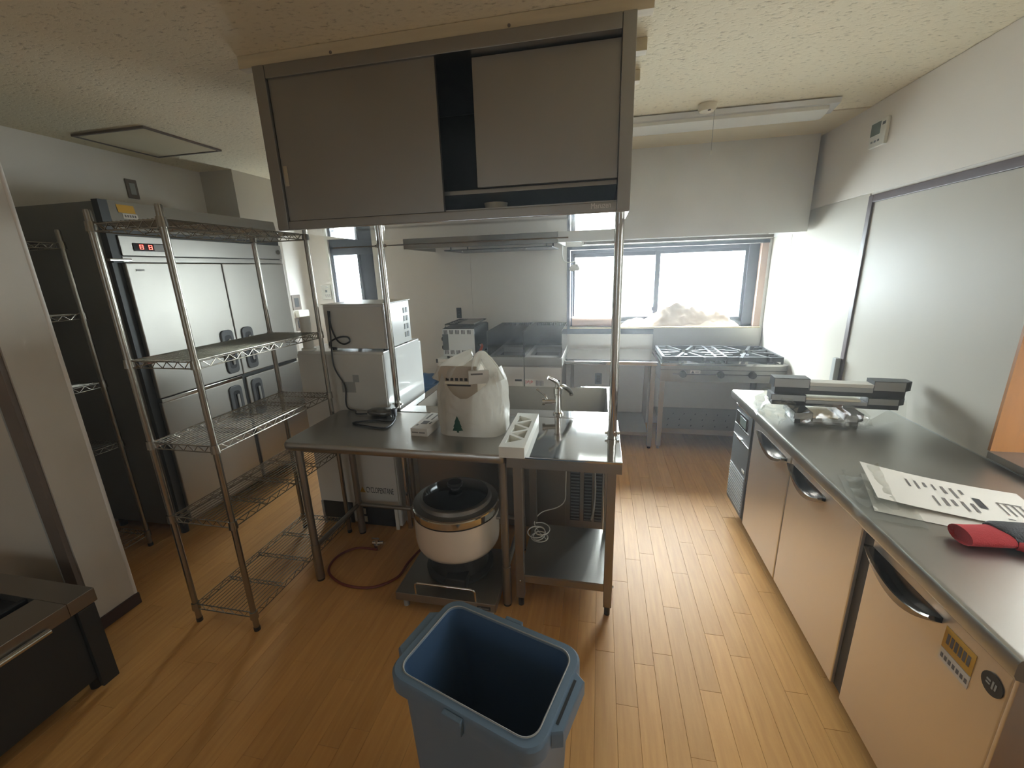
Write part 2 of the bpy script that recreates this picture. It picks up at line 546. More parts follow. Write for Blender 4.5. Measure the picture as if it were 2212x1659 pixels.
struct(MB().box(XL - .15, YF - .15, ZC, XR + .15, YB + .15, ZC + .1).o('ceiling', CEIL))
struct(MB().box(-0.3, 3.12, ZC - 0.006, XR, 3.6, ZC).o('trim_1', CEILS))

# back wall with two window openings; kitchen panels on it
WX0, WX1, WZ0, WZ1 = -0.297, 1.480, 1.012, 1.765
SX0, SX1, SZ0, SZ1 = -2.94, -2.41, 1.22, 1.975
wb = MB()
T = YB + 0.15
for (x0, z0, x1, z1) in ((XL - .15, 0, SX0, ZC), (SX0, 0, SX1, SZ0), (SX0, SZ1, SX1, ZC), (SX1, 0, WX0, ZC),
                         (WX0, 0, WX1, WZ0), (WX0, WZ1, WX1, ZC), (WX1, 0, XR + .15, ZC)):
    wb.box(x0, YB, z0, x1, T, z1)
wb = struct(wb.o('wall_back', WALLP, smooth=False))
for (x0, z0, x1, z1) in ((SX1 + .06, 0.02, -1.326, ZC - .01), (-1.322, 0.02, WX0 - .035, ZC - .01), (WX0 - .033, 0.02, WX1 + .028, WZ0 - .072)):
    MB().box(x0, YB - .006, z0, x1, YB - .0005, z1, .001, 1).o('panel', PANELLT, wb)

# right wall with the niche
NY0, NY1, NZ0, NZ1 = 0.35, 1.85, 0.865, 1.90
wr = MB()
wr.box(XR, YF - .15, 0, XR + .15, NY0, ZC).box(XR, NY1, 0, XR + .15, YB + .15, ZC)
wr.box(XR, NY0, 0, XR + .15, NY1, NZ0 - .03).box(XR, NY0, NZ1, XR + .15, NY1, ZC)
wr = struct(wr.o('wall_right', WALLP, smooth=False))
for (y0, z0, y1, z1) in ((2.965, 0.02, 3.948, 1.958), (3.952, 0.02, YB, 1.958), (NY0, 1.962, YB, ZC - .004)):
    MB().box(XR - .006, y0, z0, XR - .0005, y1, z1, .001, 1).o('panel', PANELLT if z0 > 1.9 else PANEL, wr)
wl = struct(MB().box(XL - .15, YF - .15, 0, XL, YB + .15, ZC).o('wall_left', WALLP))
m = MB()
for (x0, z0, x1, z1) in ((XL - .15, 0, BX0, ZC), (BX0, 0, BX1, BZ0), (BX0, BZ1, BX1, ZC), (BX1, 0, XR + .15, ZC)):
    m.box(x0, YF - .15, z0, x1, YF, z1)
struct(m.o('wall_front', WALLP, smooth=False))
struct(MB().box(XL, 3.185, 0, -2.93, 3.62, ZC).o('wall_rear', WALLD))
# partition stub on the left
wp = struct(MB().box(XL, 1.185, 0, -2.292, 1.362, ZC).o('wall_partition', WALLD))
MB().cyl((-2.296, 1.358, 0.06), (-2.296, 1.358, ZC - .01), 0.009, 10).o('corner_bead', WALLP, wp)
MB().box(-2.378, 1.165, 0.06, -2.300, 1.1845, 2.2, .003).o('jamb_strip', JAMB, wp)
MB().cyl((-2.378, 1.168, 0.06), (-2.378, 1.168, 2.2), 0.006, 8).o('jamb_edge', GREYL, wp)
bb = MB().box(-2.292, 1.183, 0, -2.280, 1.366, 0.062, .002)
struct(bb.o('baseboard_partition', BASEB))

# ------------------------------------------------------------------ windows
w1 = thing('window_1', '', '', (0.59, YB, WZ0)); del w1['label'], w1['category']; struct(w1)
Y0 = YB + 0.02
m = MB()
m.box(WX0, YB - .012, WZ0 - .07, 0.53, YB - .0062, WZ0).box(WX0 - .03, YB - .014, WZ0 - .07, WX0, YB - .0062, WZ1 + .03)
m.box(WX0, YB - .014, WZ1, WX1, YB - .001, WZ1 + .03)
m.box(WX0, Y0 + .05, WZ1 - .03, WX1 - .06, Y0 + .12, WZ1).box(WX0, Y0 + .05, WZ0, WX1 - .06, Y0 + .12, WZ0 + .045)
m.box(WX0, Y0 + .05, WZ0, WX0 + .02, Y0 + .12, WZ1)
m.box(1.34, Y0 + .04, WZ0, WX1 - .055, Y0 + .12, WZ1)
m.o('frame', SASH, w1)
MB().box(WX1 - .055, YB, WZ0, WX1, YB + .13, WZ1).o('jamb', WOODP, w1)
MB().box(WX0, YB - .03, WZ0 - .018, WX1, YB + .14, WZ0, .003).o('sill', WOODL, w1)
m = MB()   # left sash, behind
xa, xb = WX0 + .02, 0.56
m.box(xa, Y0 + .09, WZ0 + .04, xa + .02, Y0 + .11, WZ1 - .03).box(xb - .04, Y0 + .09, WZ0 + .04, xb, Y0 + .11, WZ1 - .03)
m.box(xa, Y0 + .09, WZ1 - .07, xb, Y0 + .11, WZ1 - .03).box(xa, Y0 + .09, WZ0 + .04, xb, Y0 + .11, WZ0 + .09)
s1 = m.o('sash', SASH, w1)
MB().box(xa + .02, Y0 + .098, WZ0 + .09, xb - .04, Y0 + .102, WZ1 - .07).o('pane', GLASS, s1)
m = MB()   # right sash, in front
xa, xb = 0.52, 1.345
m.box(xa, Y0 + .06, WZ0 + .04, xa + .045, Y0 + .085, WZ1 - .03).box(xb - .03, Y0 + .06, WZ0 + .04, xb, Y0 + .085, WZ1 - .03)
m.box(xa, Y0 + .06, WZ1 - .06, xb, Y0 + .085, WZ1 - .03).box(xa, Y0 + .06, WZ0 + .04, xb, Y0 + .085, WZ0 + .085)
s2 = m.o('sash', SASH, w1)
MB().box(xa + .045, Y0 + .070, WZ0 + .085, xb - .03, Y0 + .074, WZ1 - .06).o('pane', GLASS, s2)
MB().box(0.505, Y0 + .045, 1.16, 0.52, Y0 + .062, 1.20, .003).o('latch', SASH, w1)

w2 = thing('window_2', '', '', (-2.67, YB, SZ0)); del w2['label'], w2['category']; struct(w2)
m = MB()
m.box(SX0, YB + .01, SZ0, SX0 + .035, YB + .1, SZ1).box(SX1 - .025, YB + .01, SZ0, SX1, YB + .1, SZ1)
m.box(SX0, YB + .01, SZ1 - .165, SX1, YB + .1, SZ1).box(SX0, YB + .01, SZ0, SX1, YB + .1, SZ0 + .04)
m.box(-2.63, YB + .03, SZ0, -2.60, YB + .09, SZ1)
m.o('frame', SASHD, w2)
m = MB()
m.box(SX1 - 0, YB - .016, SZ0 - .05, SX1 + .055, YB - .001, SZ1 + .04).box(SX0 - .03, YB - .016, SZ0 - .05, SX0, YB - .001, SZ1 + .04)
m.box(SX0, YB - .016, SZ0 - .05, SX1, YB - .001, SZ0).box(SX0, YB - .016, SZ1, SX1, YB - .001, SZ1 + .04)
m.o('casing', WHITEP, w2)
MB().box(SX0 + .035, YB + .058, SZ0 + .04, -2.63, YB + .062, SZ1 - .165).o('pane', GLASS, w2)
MB().box(-2.60, YB + .05, SZ0 + .04, SX1 - .025, YB + .07, SZ1 - .165, .002).o('blind_panel', SASHD, w2)

w3 = thing('added_fill_window', '', '', ((BX0 + BX1) / 2, YF, BZ0)); del w3['label'], w3['category']; struct(w3)  # added window, out of view, brings in fill light
m = MB()
for q in ((BX0, BZ0, BX0 + .04, BZ1), (BX1 - .04, BZ0, BX1, BZ1), (BX0, BZ0, BX1, BZ0 + .04), (BX0, BZ1 - .04, BX1, BZ1), ((BX0 + BX1) / 2 - .02, BZ0, (BX0 + BX1) / 2 + .02, BZ1)):
    m.box(q[0], YF - .1, q[1], q[2], YF - .03, q[3])
m.o('frame', SASH, w3)
MB().box(BX0 + .04, YF - .067, BZ0 + .04, BX1 - .04, YF - .063, BZ1 - .04).o('pane', REARFILL, w3)

# framed covered doorway on the right wall, and the wooden niche
d1 = thing('door_1', '', '', (XR, 2.4, 0)); del d1['label'], d1['category']; struct(d1)
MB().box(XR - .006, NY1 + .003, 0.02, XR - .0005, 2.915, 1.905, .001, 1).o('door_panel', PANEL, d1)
MB().box(XR - .016, 2.915, 0, XR - .0005, 2.955, 1.945, .003).o('door_frame', PURPLE, d1)
MB().box(XR - .016, NY0, 1.905, XR - .0005, 2.9145, 1.945, .003).o('door_frame', PURPLE, d1)
n1 = struct(MB().box(XR - .012, NY1 - .012, NZ0 - .001, XR + .29, NY1 + .0, NZ1).o('trim_2', WOODO))
m = MB().box(XR + .15, NY0, NZ0, XR + .30, NY0 + .012, NZ1).box(XR, NY0, NZ1 - .012, XR + .3, NY1, NZ1)
m.o('lining', WOODO, n1)
MB().box(XR + .285, NY0, NZ0, XR + .30, NY1 - .012, NZ1 - .012).o('added_fill_pane', HATCHFILL, n1)  # added pane closing the hatch, lets in fill daylight
MB().box(XR - .02, NY0, NZ0 - .028, XR + .31, NY1 - .012, NZ0, .003).o('sill_board', STEELD, n1)

# ceiling access hatch on the left
h = thing('ceiling_hatch', 'flat square access hatch in the ceiling above the tall fridge', 'hatch', (-2.81, 2.46, ZC))
m = MB().box(-3.06, 2.21, ZC - .008, -2.56, 2.70, ZC - .001)
m.o('hatch_panel', CEILS, h)
m = MB()
for q in ((-3.075, 2.195, -2.545, 2.209), (-3.075, 2.701, -2.545, 2.715), (-3.075, 2.209, -3.061, 2.701), (-2.559, 2.209, -2.545, 2.701)):
    m.box(q[0], q[1], ZC - .012, q[2], q[3], ZC - .001)
m.o('hatch_frame', JAMB, h)

# ------------------------------------------------------------------ wall cabinet over the island
CX0, CX1, CY0, CY1, CZ0, CZ1 = -1.362, 0.097, 1.675, 2.40, 1.79, 2.400
cb = thing('hanging_cabinet', 'long dull steel hanging cabinet with two sliding doors under the ceiling', 'cabinet', ((CX0 + CX1) / 2, 2.04, CZ0))
m = MB()
m.box(CX0, CY0 + .02, CZ0 + .02, CX0 + .012, CY1, CZ1).box(CX1 - .012, CY0 + .02, CZ0 + .02, CX1, CY1, CZ1)
m.box(CX0 + .012, CY0 + .02, CZ1 - .012, CX1 - .012, CY1, CZ1).box(CX0 + .012, CY1 - .012, CZ0 + .012, CX1 - .012, CY1, CZ1 - .012)
m.o('carcass', STEEL, cb)
MB().box(CX0 + .002, CY0 + .004, CZ0, CX1 - .002, CY1, CZ0 + .012, .002).o('bottom_plate', STEELB, cb)
m = MB()
m.box(CX0, CY0, CZ0 + .003, CX0 + .052, CY0 + .03, CZ1, .003).o('stile', STEEL, cb)
m = MB().box(CX1 - .045, CY0, CZ0 + .003, CX1, CY0 + .03, CZ1, .003)
m.o('stile', STEEL, cb)
m = MB().box(CX0 + .053, CY0 + .001, CZ1 - .048, CX1 - .046, CY0 + .07, CZ1, .003)
m.o('top_rail', STEEL, cb)
m = MB().box(CX0 + .053, CY0 + .001, CZ0 + .003, CX1 - .046, CY0 + .07, CZ0 + .036, .003).box(CX0 + .053, CY0 + .03, CZ0 + .036, CX1 - .046, CY0 + .034, CZ0 + .045)
m.o('bottom_rail', STEEL, cb)
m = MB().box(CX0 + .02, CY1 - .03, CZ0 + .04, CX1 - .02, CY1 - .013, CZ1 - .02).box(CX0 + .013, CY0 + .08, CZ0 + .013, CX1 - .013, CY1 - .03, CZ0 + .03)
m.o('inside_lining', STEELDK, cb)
dl = MB().box(CX0 + .054, CY0 + .012, 1.828, -0.610, CY0 + .030, 2.3535, .002).o('sliding_door', STEEL, cb)
m = MB().box(-1.300, CY0 + .0085, 1.962, -1.280, CY0 + .0118, 2.042, .002)
m.o('finger_pull', CHROME, dl)
dr = MB().box(-0.478, CY0 + .042, 1.912, 0.052, CY0 + .058, 2.346, .002).o('sliding_door', STEEL, cb)
dr['label'] = 'right sliding door pushed part open'
MB().box(CX0 + .02, CY0 + .06, 1.893, CX1 - .046, CY1 - .04, 1.909, .002).o('inside_shelf', STEELD, cb)
text('Maruzen', 0.028, (-0.005, CY0 - .0002, 1.8145), (1, 0, 0.03), (0, 0, 1), STICK, cb, 0.070)
bo = tag(MB().lathe(-0.44, 1.86, [(0.03, CZ0 + .031), (0.045, 1.85), (0.05, 1.872), (0.046, 1.872), (0.042, 1.852), (0.028, 1.826)], 20).o('small_bowl', CREAMP),
         'small pale bowl lying inside the open half of the hanging cabinet', 'bowl')
# battens between cabinet and ceiling
for k, (yb_, xa, xb, lab) in enumerate(((1.71, -1.43, 0.150, 'longest pale wooden batten along the front top of the hanging cabinet'),
                                        (1.99, CX0, 0.155, 'middle one of the pale battens sticking out beside the hanging cabinet top'),
                                        (2.27, CX0, 0.152, 'rear pale batten sticking out beside the hanging cabinet top'))):
    m = MB().box(xa, yb_ - .022, CZ1 + .001, xb, yb_ + .022, ZC - .001, .002)
    o = tag(m.o('wooden_batten', WOODL), lab, 'batten', 'battens on top of the hanging cabinet')
    if k == 0:
        MB().cyl((-1.02, yb_ - .0235, 2.412), (-1.02, yb_ - .019, 2.412), .006, 8).o('screw', JAMB, o)
        MB().cyl((-0.33, yb_ - .0235, 2.412), (-0.33, yb_ - .019, 2.412), .006, 8).o('screw', JAMB, o)

# ------------------------------------------------------------------ tables of the island
TZ = 0.815
ta = thing('work_table', 'dark steel work table with rounded corners and round tube legs', 'table', (-0.96, 1.89, 0))
l0 = rr(-1.512, 1.645, -0.392, 2.14, .03, TZ - .042)
l1 = rr(-1.520, 1.637, -0.388, 2.145, .035, TZ - .030)
l2 = rr(-1.520, 1.637, -0.388, 2.145, .035, TZ - .012)
l3 = rr(-1.512, 1.645, -0.392, 2.14, .03, TZ)
MB().loft([l0, l1, l2, l3]).o('table_top', STEELT, ta)
for x, y in ((-1.455, 1.672), (-0.412, 1.672), (-1.455, 2.098), (-0.412, 2.098)):
    m = MB().cyl((x, y, 0.222), (x, y, TZ - .042), .019, 16)
    lg = m.o('leg', STEELD, ta)
    MB().cyl((x, y, 0.012), (x, y, 0.222), .022, 16).o('leg_sleeve', STEELD, lg)
    MB().cyl((x, y, 0), (x, y, 0.012), .020, 12).o('foot', BLACK, lg)
MB().cyl((-1.455, 1.672, .205), (-1.455, 2.098, .205), .013, 12).o('stretcher', STEELD, ta)
MB().cyl((-0.412, 1.672, .205), (-0.412, 2.098, .205), .013, 12).o('stretcher', STEELD, ta)
m = MB().cyl((-1.455, 2.098, .205), (-0.412, 2.098, .205), .013, 12)
m.box(-1.10, 2.08, .15, -1.06, 2.116, .225, .006)
m.o('stretcher', STEELD, ta)

tb = thing('work_table', 'bright mirror-topped steel work table with square legs and undershelf', 'table', (-0.14, 1.9, 0))
m = MB().box(-0.385, 1.64, TZ - .010, 0.108, 2.15, TZ, .002)
m.o('table_top', STEELB, tb)
m = MB().box(-0.385, 1.641, TZ - .055, 0.108, 1.65, TZ - .010, .001).box(0.098, 1.65, TZ - .055, 0.107, 2.149, TZ - .01, .001)
m.box(-0.384, 2.14, TZ - .055, 0.098, 2.149, TZ - .01).box(-0.385, 1.65, TZ - .055, -.378, 2.14, TZ - .01)
m.o('apron', STEELD, tb)
for x, y in ((-0.345, 1.685), (0.068, 1.692), (-0.345, 2.11), (0.068, 2.11)):
    m = MB().box(x - .019, y - .019, 0.05, x + .019, y + .019, TZ - .055, .002)
    lg = m.o('leg', STEELD, tb)
    MB().cyl((x, y, 0), (x, y, .05), .014, 12).o('foot', BLACK, lg)
m = MB().box(-0.35, 1.684, .165, 0.073, 2.115, .172, .001).box(-0.326, 1.682, .130, 0.049, 1.690, .165, .001)
m.o('undershelf', STEELT, tb)
m = MB()
for x, y, z in ((0.088, 1.692, .155), (-.345, 1.664, .155)):
    MB().cyl((x, y, z), (x + .006, y, z), .006, 8).o('bolt', CHROME, tb)
m.b.free()

# poles up to the cabinet
def pole(x, y, z0, r, lab, collars):
    p = thing('support_pole', lab, 'pole', (x, y, z0))
    MB().cyl((x, y, z0), (x, y, CZ0), r, 18).o('tube', CHROME, p)
    for z in collars:
        m = MB().cyl((x, y, z - .012), (x, y, z + .012), r + .004, 18)
        m.cyl((x - r - .014, y, z), (x + r + .014, y, z), .007, 10)
        m.o('collar', CHROME, p)


pole(0.073, 1.918, TZ, .020, 'thick chrome pole rising from the mirror-topped table to the cabinet', (TZ + .02,))
pole(-1.172, 2.20, 0, .0175, 'slim chrome pole between the white freezer and the sink', (TZ + .03, 1.745))
m = MB().cyl((-1.46, 2.20, 1.745), (-0.16, 2.20, 1.745), .0035, 8)
tag(m.o('hanging_rail', STEELD), 'thin dark horizontal rail under the hanging cabinet', 'rail')

# ------------------------------------------------------------------ sink with cold cabinet under it
SK0, SK1, SY0, SY1, SZ = -1.145, 0.092, 2.155, 2.80, 0.815
bi0, bi1, bj0, bj1 = -1.09, 0.058, 2.275, 2.775
sk = thing('sink', 'long stainless sink basin behind the two work tables', 'sink', (-0.53, 2.48, 0.55))
m = MB()
for q in ((SK0, SY0, SK1, bj0), (SK0, bj0, bi0, bj1), (bi1, bj0, SK1, bj1)):
    m.box(q[0], q[1], SZ - .02, q[2], q[3], SZ, .004)
m.o('rim', STEELB, sk)
# far rim with the lowered notch
prof = [(SK0, SZ - .06), (SK0, SZ), (-0.86, SZ), (-0.79, SZ - .045), (-0.20, SZ - .045), (-0.12, SZ), (SK1, SZ), (SK1, SZ - .06)]
MB().prism(prof, 'y', bj1, SY1).o('far_rim', STEELB, sk)
zb = 0.52
m = MB()
top = rr(bi0, bj0, bi1, bj1, .04, SZ - .004); bot = rr(bi0 + .02, bj0 + .02, bi1 - .02, bj1 - .02, .05, zb + .02)
bot2 = rr(bi0 + .04, bj0 + .04, bi1 - .04, bj1 - .04, .05, zb)
# lower the far lip of the loft where the notch is
top = [(x, y, (SZ - .05) if (y > bj1 - .05 and -0.82 < x < -0.16) else z) for x, y, z in top]
m.loft([top, bot, bot2], False, True)
m.o('basin', STEELD, sk)
m = MB().cyl((-0.2, 2.52, zb + .001), (-0.2, 2.52, zb + .006), .05, 20)
m.o('drain', CHROME, sk)
uc = thing('undercounter_unit', 'grey steel undercounter cold unit under the sink with louvred back', 'cabinet', (-0.5, 2.5, 0))
m = MB().box(-1.10, 2.25, 0.06, 0.05, 2.79, 0.515, .004)
m.o('body', STEELD, uc)
m = MB()
for x in (-1.06, 0.01):
    for y in (2.29, 2.75):
        m.cyl((x, y, 0), (x, y, .06), .02, 12)
feet(m, uc)
m = MB().box(-1.10, 2.24, .06, -.17, 2.2495, .512, .002)
m.o('back_panel', STEELD, uc)
for xa, xb in ((-0.145, -0.088), (-0.066, -0.018), (-0.003, 0.040)):
    m = MB().box(xa, 2.2462, .13, xb, 2.2496, .50)
    g = m.o('grille', BLACK, uc)
    m = MB()
    for k in range(18):
        z = .138 + k * .0205
        m.box(xa + .003, 2.242, z, xb - .003, 2.246, z + .008)
    m.o('louvres', GREYP, g)['kind'] = 'stuff'
# sink legs run beside the unit up to the rim
m = MB()
for x, y in ((-1.125, 2.20), (0.075, 2.20), (-1.125, 2.785), (0.075, 2.785)):
    m = MB().cyl((x, y, 0), (x, y, SZ - .02), .014, 12)
    m.o('leg', STEELD, sk)
fa = thing('faucet', 'chrome lever mixer tap with two upswept handles behind the white mould tray', 'faucet', (-0.214, 2.215, SZ))
m = MB().lathe(-0.214, 2.215, [(.028, SZ), (.028, SZ + .008), (.02, SZ + .014), (.0185, SZ + .05), (.0185, SZ + .115), (.024, SZ + .12), (.024, SZ + .15), (.014, SZ + .158)], 20)
m.o('body', CHROME, fa)
m = MB().cyl((-0.214, 2.215, SZ + .075), (-0.285, 2.20, SZ + .075), .014, 12).cyl((-.285, 2.20, SZ + .075), (-.30, 2.197, SZ + .075), .020, 12)
m.o('side_valve', CHROME, fa)
m = MB().tube(smooth_path([(-0.272, 2.203, SZ + .08), (-0.29, 2.20, SZ + .115), (-0.33, 2.19, SZ + .15)]), lambda t: .008 - .002 * t, 8)
m.o('side_lever', CHROME, fa)
m = MB().tube(smooth_path([(-0.214, 2.215, SZ + .15), (-0.222, 2.21, SZ + .185), (-0.265, 2.19, SZ + .215)]), lambda t: .012 - .003 * t, 10)
m.o('top_lever', CHROME, fa)
m = MB().tube(smooth_path([(-0.214, 2.215, SZ + .13), (-0.19, 2.25, SZ + .15), (-0.155, 2.33, SZ + .10), (-0.148, 2.345, SZ + .075)]), .013, 12)
m.o('spout', CHROME, fa)

# ------------------------------------------------------------------ freezer and microwave behind the shelf
fz = thing('freezer', 'small white freezer seen from its grey back, beside the sink', 'freezer', (-1.49, 2.41, 0))
FX0, FX1, FY0, FY1, FH = -1.775, -1.212, 2.16, 2.67, 1.165
m = MB().box(FX0, FY0 + .012, .02, FX1, FY1, FH, .006)
m.o('body', WHITEM, fz)
m = MB().box(FX0 + .004, FY0, .17, FX1 - .004, FY0 + .0118, FH - .015, .003)
m.o('back_sheet', FREEZ, fz)
m = MB().box(FX0 + .006, FY1 + .0005, .05, FX1 - .002, FY1 + .03, FH - .02, .006)
m.o('door', WHITEM, fz)
m = MB().box(FX0 + .02, FY0 + .0015, .02, -1.55, FY0 + .0118, .168).box(-1.50, FY0 + .0015, .02, FX1 - .045, FY0 + .0118, .168)
m.o('compressor_recess', BLACK, fz)
m = MB().box(FX1 - .04, FY0 - .002, 0, FX1 - .018, FY0 + .0118, .168, .002)
m.o('corner_foot', WHITEP, fz)
m = MB().box(FX0 + .002, FY0 - .002, 0, FX0 + .018, FY0 + .0118, .168, .002)
m.o('corner_foot', GREYL, fz)
m = MB().box(-1.497, FY0 - .003, .095, -1.455, FY0 + .0012, .135).box(-1.497, FY0 - .003, .04, -1.45, FY0 + .0012, .08)
m.o('terminal_plug', CREAMP, fz)
m = MB().box(-1.50, FY0 - .001, .92, -1.41, FY0 - .0001, .985).box(-1.42, FY0 - .0012, .985, -1.38, FY0 - .0002, 1.03)
m.o('sticker', GREYL, fz)
text('CYCLOPENTANE', .058, (-1.337, FY0 - .0005, .272), (1, 0, 0), (0, 0, 1), INKD, fz, .188)
MB().prism([(-1.475, .255), (-1.438, .255), (-1.4565, .293)], 'y', FY0 - .001, FY0 - .0002).o('warning_mark', YELLOW, fz)

mw = thing('microwave', 'white microwave turned backwards on top of the freezer', 'microwave', (-1.39, 2.38, FH))
m = MB().box(-1.585, 2.205, FH + .012, -1.197, 2.53, FH + .268, .004)
m.o('case', WHITEM, mw)
m = MB().box(-1.575, 2.197, FH + .016, -1.207, 2.2045, FH + .255, .002)
m.o('back_plate', FREEZ, mw)
m = MB().box(-1.59, 2.195, FH + .2685, -1.196, 2.55, FH + .273, .001)
m.o('top_sheet', WHITEP, mw)
m = MB()
for r_ in range(4):
    for c_ in range(2):
        y = 2.44 + c_ * .036
        z = FH + .045 + r_ * .05
        m.box(-1.1966, y, z, -1.194, y + .02, z + .033)
m.o('vent', GREYP, mw)
m = MB()
for x in (-1.56, -1.225):
    for y in (2.23, 2.5):
        m.cyl((x, y, FH), (x, y, FH + .012), .014, 10)
m.o('foot', BLACK, mw)
m = MB().tube(smooth_path([(-1.535, 2.19, FH + .235), (-1.53, 2.18, FH + .15), (-1.50, 2.175, FH + .07), (-1.46, 2.175, FH + .045), (-1.42, 2.177, FH + .06),
                           (-1.43, 2.178, FH + .085), (-1.48, 2.178, FH + .085), (-1.54, 2.172, FH + .06), (-1.545, 2.17, FH + .03), (-1.50, 2.165, FH + .022)]), .005, 8)
m.o('power_cord', BLACK, mw)
m = MB().tube(smooth_path([(-1.545, 2.193, FH + .235), (-1.52, 2.15, FH + .10), (-1.525, 2.147, FH - .08), (-1.47, 2.146, FH - .2), (-1.478, 2.146, FH - .3), (-1.46, 2.135, TZ + .012),
                           (-1.40, 2.11, TZ + .008), (-1.36, 2.06, TZ + .008), (-1.30, 2.07, TZ + .008)]), .0045, 8)
tag(m.o('black_cable', BLACK), 'thin black cable hanging from the microwave down to the dark table', 'cable')
cu_ = thing('paper_roll', 'white kitchen roll standing on the freezer beside the microwave', 'roll', (-1.725, 2.215, FH))
m = MB().lathe(-1.725, 2.215, [(.042, FH), (.042, FH + .012), (.030, FH + .016), (.030, FH + .20), (.010, FH + .201)], 20)
m.o('roll', WHITEP, cu_)

# small silver adapter and looped cord on the table
ad = thing('iron_shaped_adapter', 'silver oval adapter with a looped black cord on the dark table', 'adapter', (-1.2, 2.07, TZ))
m = MB()
prof = [(0.0, 0), (0.5, .0), (.9, .01), (1, .02), (.95, .032), (.7, .042), (.3, .047), (0.05, .048)]
m.loft([[(-1.21 + .085 * k * math.cos(2 * pi * j / 24), 2.07 + .042 * k * math.sin(2 * pi * j / 24), TZ + z) for j in range(24)] for k, z in prof[1:]], True, True)
m.o('shell', GUNM, ad)
m = MB().box(-1.135, 2.045, TZ + .005, -1.11, 2.07, TZ + .05, .004)
m.o('plug', BLACK, ad)
m = MB().tube(smooth_path([(-1.13, 2.05, TZ + .02), (-1.10, 1.99, TZ + .008), (-1.12, 1.97, TZ + .006), (-1.2, 1.975, TZ + .006), (-1.30, 1.93, TZ + .006), (-1.24, 1.90, TZ + .006),
                           (-1.10, 1.87, TZ + .006), (-1.075, 1.90, TZ + .006), (-1.085, 1.98, TZ + .006), (-1.10, 2.02, TZ + .012)]), .0048, 8)
m.o('cord', BLACK, ad)

# small white carton
bx = thing('small_carton', 'small flat white printed carton lying between the adapter and the plastic bag', 'box', (-0.857, 1.925, TZ), R(-3))
def lb(x0, y0, z0, x1, y1, z1, bev=0): return MB().box(x0, y0, z0, x1, y1, z1, bev)
lb(-.045, -.12, 0, .045, .12, .04, .001).o('carton', STICK, bx, local=True)
m = MB().box(-.03, .02, .0401, -.02, .10, .0405).box(.005, .01, .0401, .014, .095, .0405).box(-.022, -.055, .0401, .012, -.01, .0405).box(.02, -.05, .0401, .03, -.02, .0405).box(-.036, -.08, .0401, -.026, -.06, .0405)
m.box(-.038, -.1206, .016, -.004, -.1201, .022).box(.0, -.1206, .016, .032, -.1201, .022)
m.o('print', INK, bx, local=True)['kind'] = 'stuff'

# ------------------------------------------------------------------ the grocery bag
bg = thing('plastic_bag', 'bulging white plastic grocery bag with a green tree print on the table', 'bag', (-0.617, 1.96, TZ))
def bag_loop(t, n=96):
    # t 0..1 up the bag
    pts = []
    for j in range(n):
        a = 2 * pi * j / n
        ca, sa = math.cos(a), math.sin(a)
        w = .166 - .004 * t + .008 * math.sin(4 * t)
        d = .132 - .022 * t
        x = math.copysign(abs(ca) ** .55, ca) * w
        y = math.copysign(abs(sa) ** .55, sa) * d
        front = max(0, -sa)
        rim = .292 - .02 * front + .03 * abs(ca) ** 3
        if sa < 0:
            rim -= .095 * max(0, 1 - abs(x + .02) / .13) ** .8
        z = t * rim
        q = Vector((ca * 3.2, sa * 3.2, t * 2.0))
        r1 = abs(noise.noise(q)); r2 = abs(noise.noise(q * 2.3 + Vector((5, 1, 2)))); r3 = noise.noise(q * .7 + Vector((1, 7, 3)))
        k = 1 + .10 * (r1 - .22) * min(1, t * 3 + .3) + .05 * (r2 - .2) * min(1, t * 3) + .05 * r3 * t
        if t > .75: k *= 1 - .10 * (t - .75) / .25 * abs(ca)
        if t < .10: k *= 1.03 - .03 * t / .1
        pts.append((max(-.180, min(.182, x * k)), y * k, z + .001))
    return pts
m = MB().loft([bag_loop(i / 24) for i in range(25)], True, False)
m.o('bag_body', BAG, bg, local=True)
def strap(pts, w0, w1, th=.006):
    # flattened, crumpled ribbon pulled up from the rim
    P = smooth_path(pts, 6); n = len(P); loops = []
    for i, p in enumerate(P):
        t = (P[min(i + 1, n - 1)] - P[max(i - 1, 0)]).normalized()
        sd = t.cross(Vector((.15, -1, .2))).normalized(); nn = t.cross(sd).normalized()
        f = i / (n - 1)
        w = w0 + (w1 - w0) * f
        lp = []
        for q in range(12):
            an = 2 * pi * q / 12
            wob = .35 * noise.noise(Vector((f * 9, q * .9, w0 * 100)))
            lp.append(p + sd * math.cos(an) * w * (1 + .3 * wob) + nn * math.sin(an) * th * (1 + wob) + nn * .006 * math.sin(3 * an + 4 * f))
        loops.append(lp)
    return loops
m = MB().loft(strap([(-.150, -.055, .255), (-.115, -.06, .315), (-.06, -.05, .355), (.0, -.03, .392), (.012, -.028, .397)], .050, .016))
m.o('bag_handle', BAG, bg, local=True)
m = MB().loft(strap([(.02, -.07, .27), (.035, -.06, .335), (.048, -.045, .378), (.066, -.04, .386), (.085, -.04, .362), (.112, -.045, .325), (.142, -.05, .262)], .016, .036))
m.o('bag_handle', BAG, bg, local=True)
pr = MB()
yy = -.1465
tree = [(-.072, .035), (-.050, .035), (-.050, .026), (-.040, .026), (-.040, .035), (-.018, .038), (-.028, .055), (-.024, .056), (-.034, .078), (-.031, .079), (-.046, .112), (-.060, .079), (-.057, .078), (-.067, .056), (-.063, .055)]
pr.prism(tree, 'y', yy - .001, yy)
pr.o('tree_print', GREENP, bg, local=True)
cbx = thing('shop_box', 'brown printed carton sticking out of the plastic bag', 'box', (-0.66, 1.965, TZ + .0035))
lb(-.115, -.070, .001, .085, .085, .335, .002).o('carton', CARD, cbx, local=True)
m = MB()
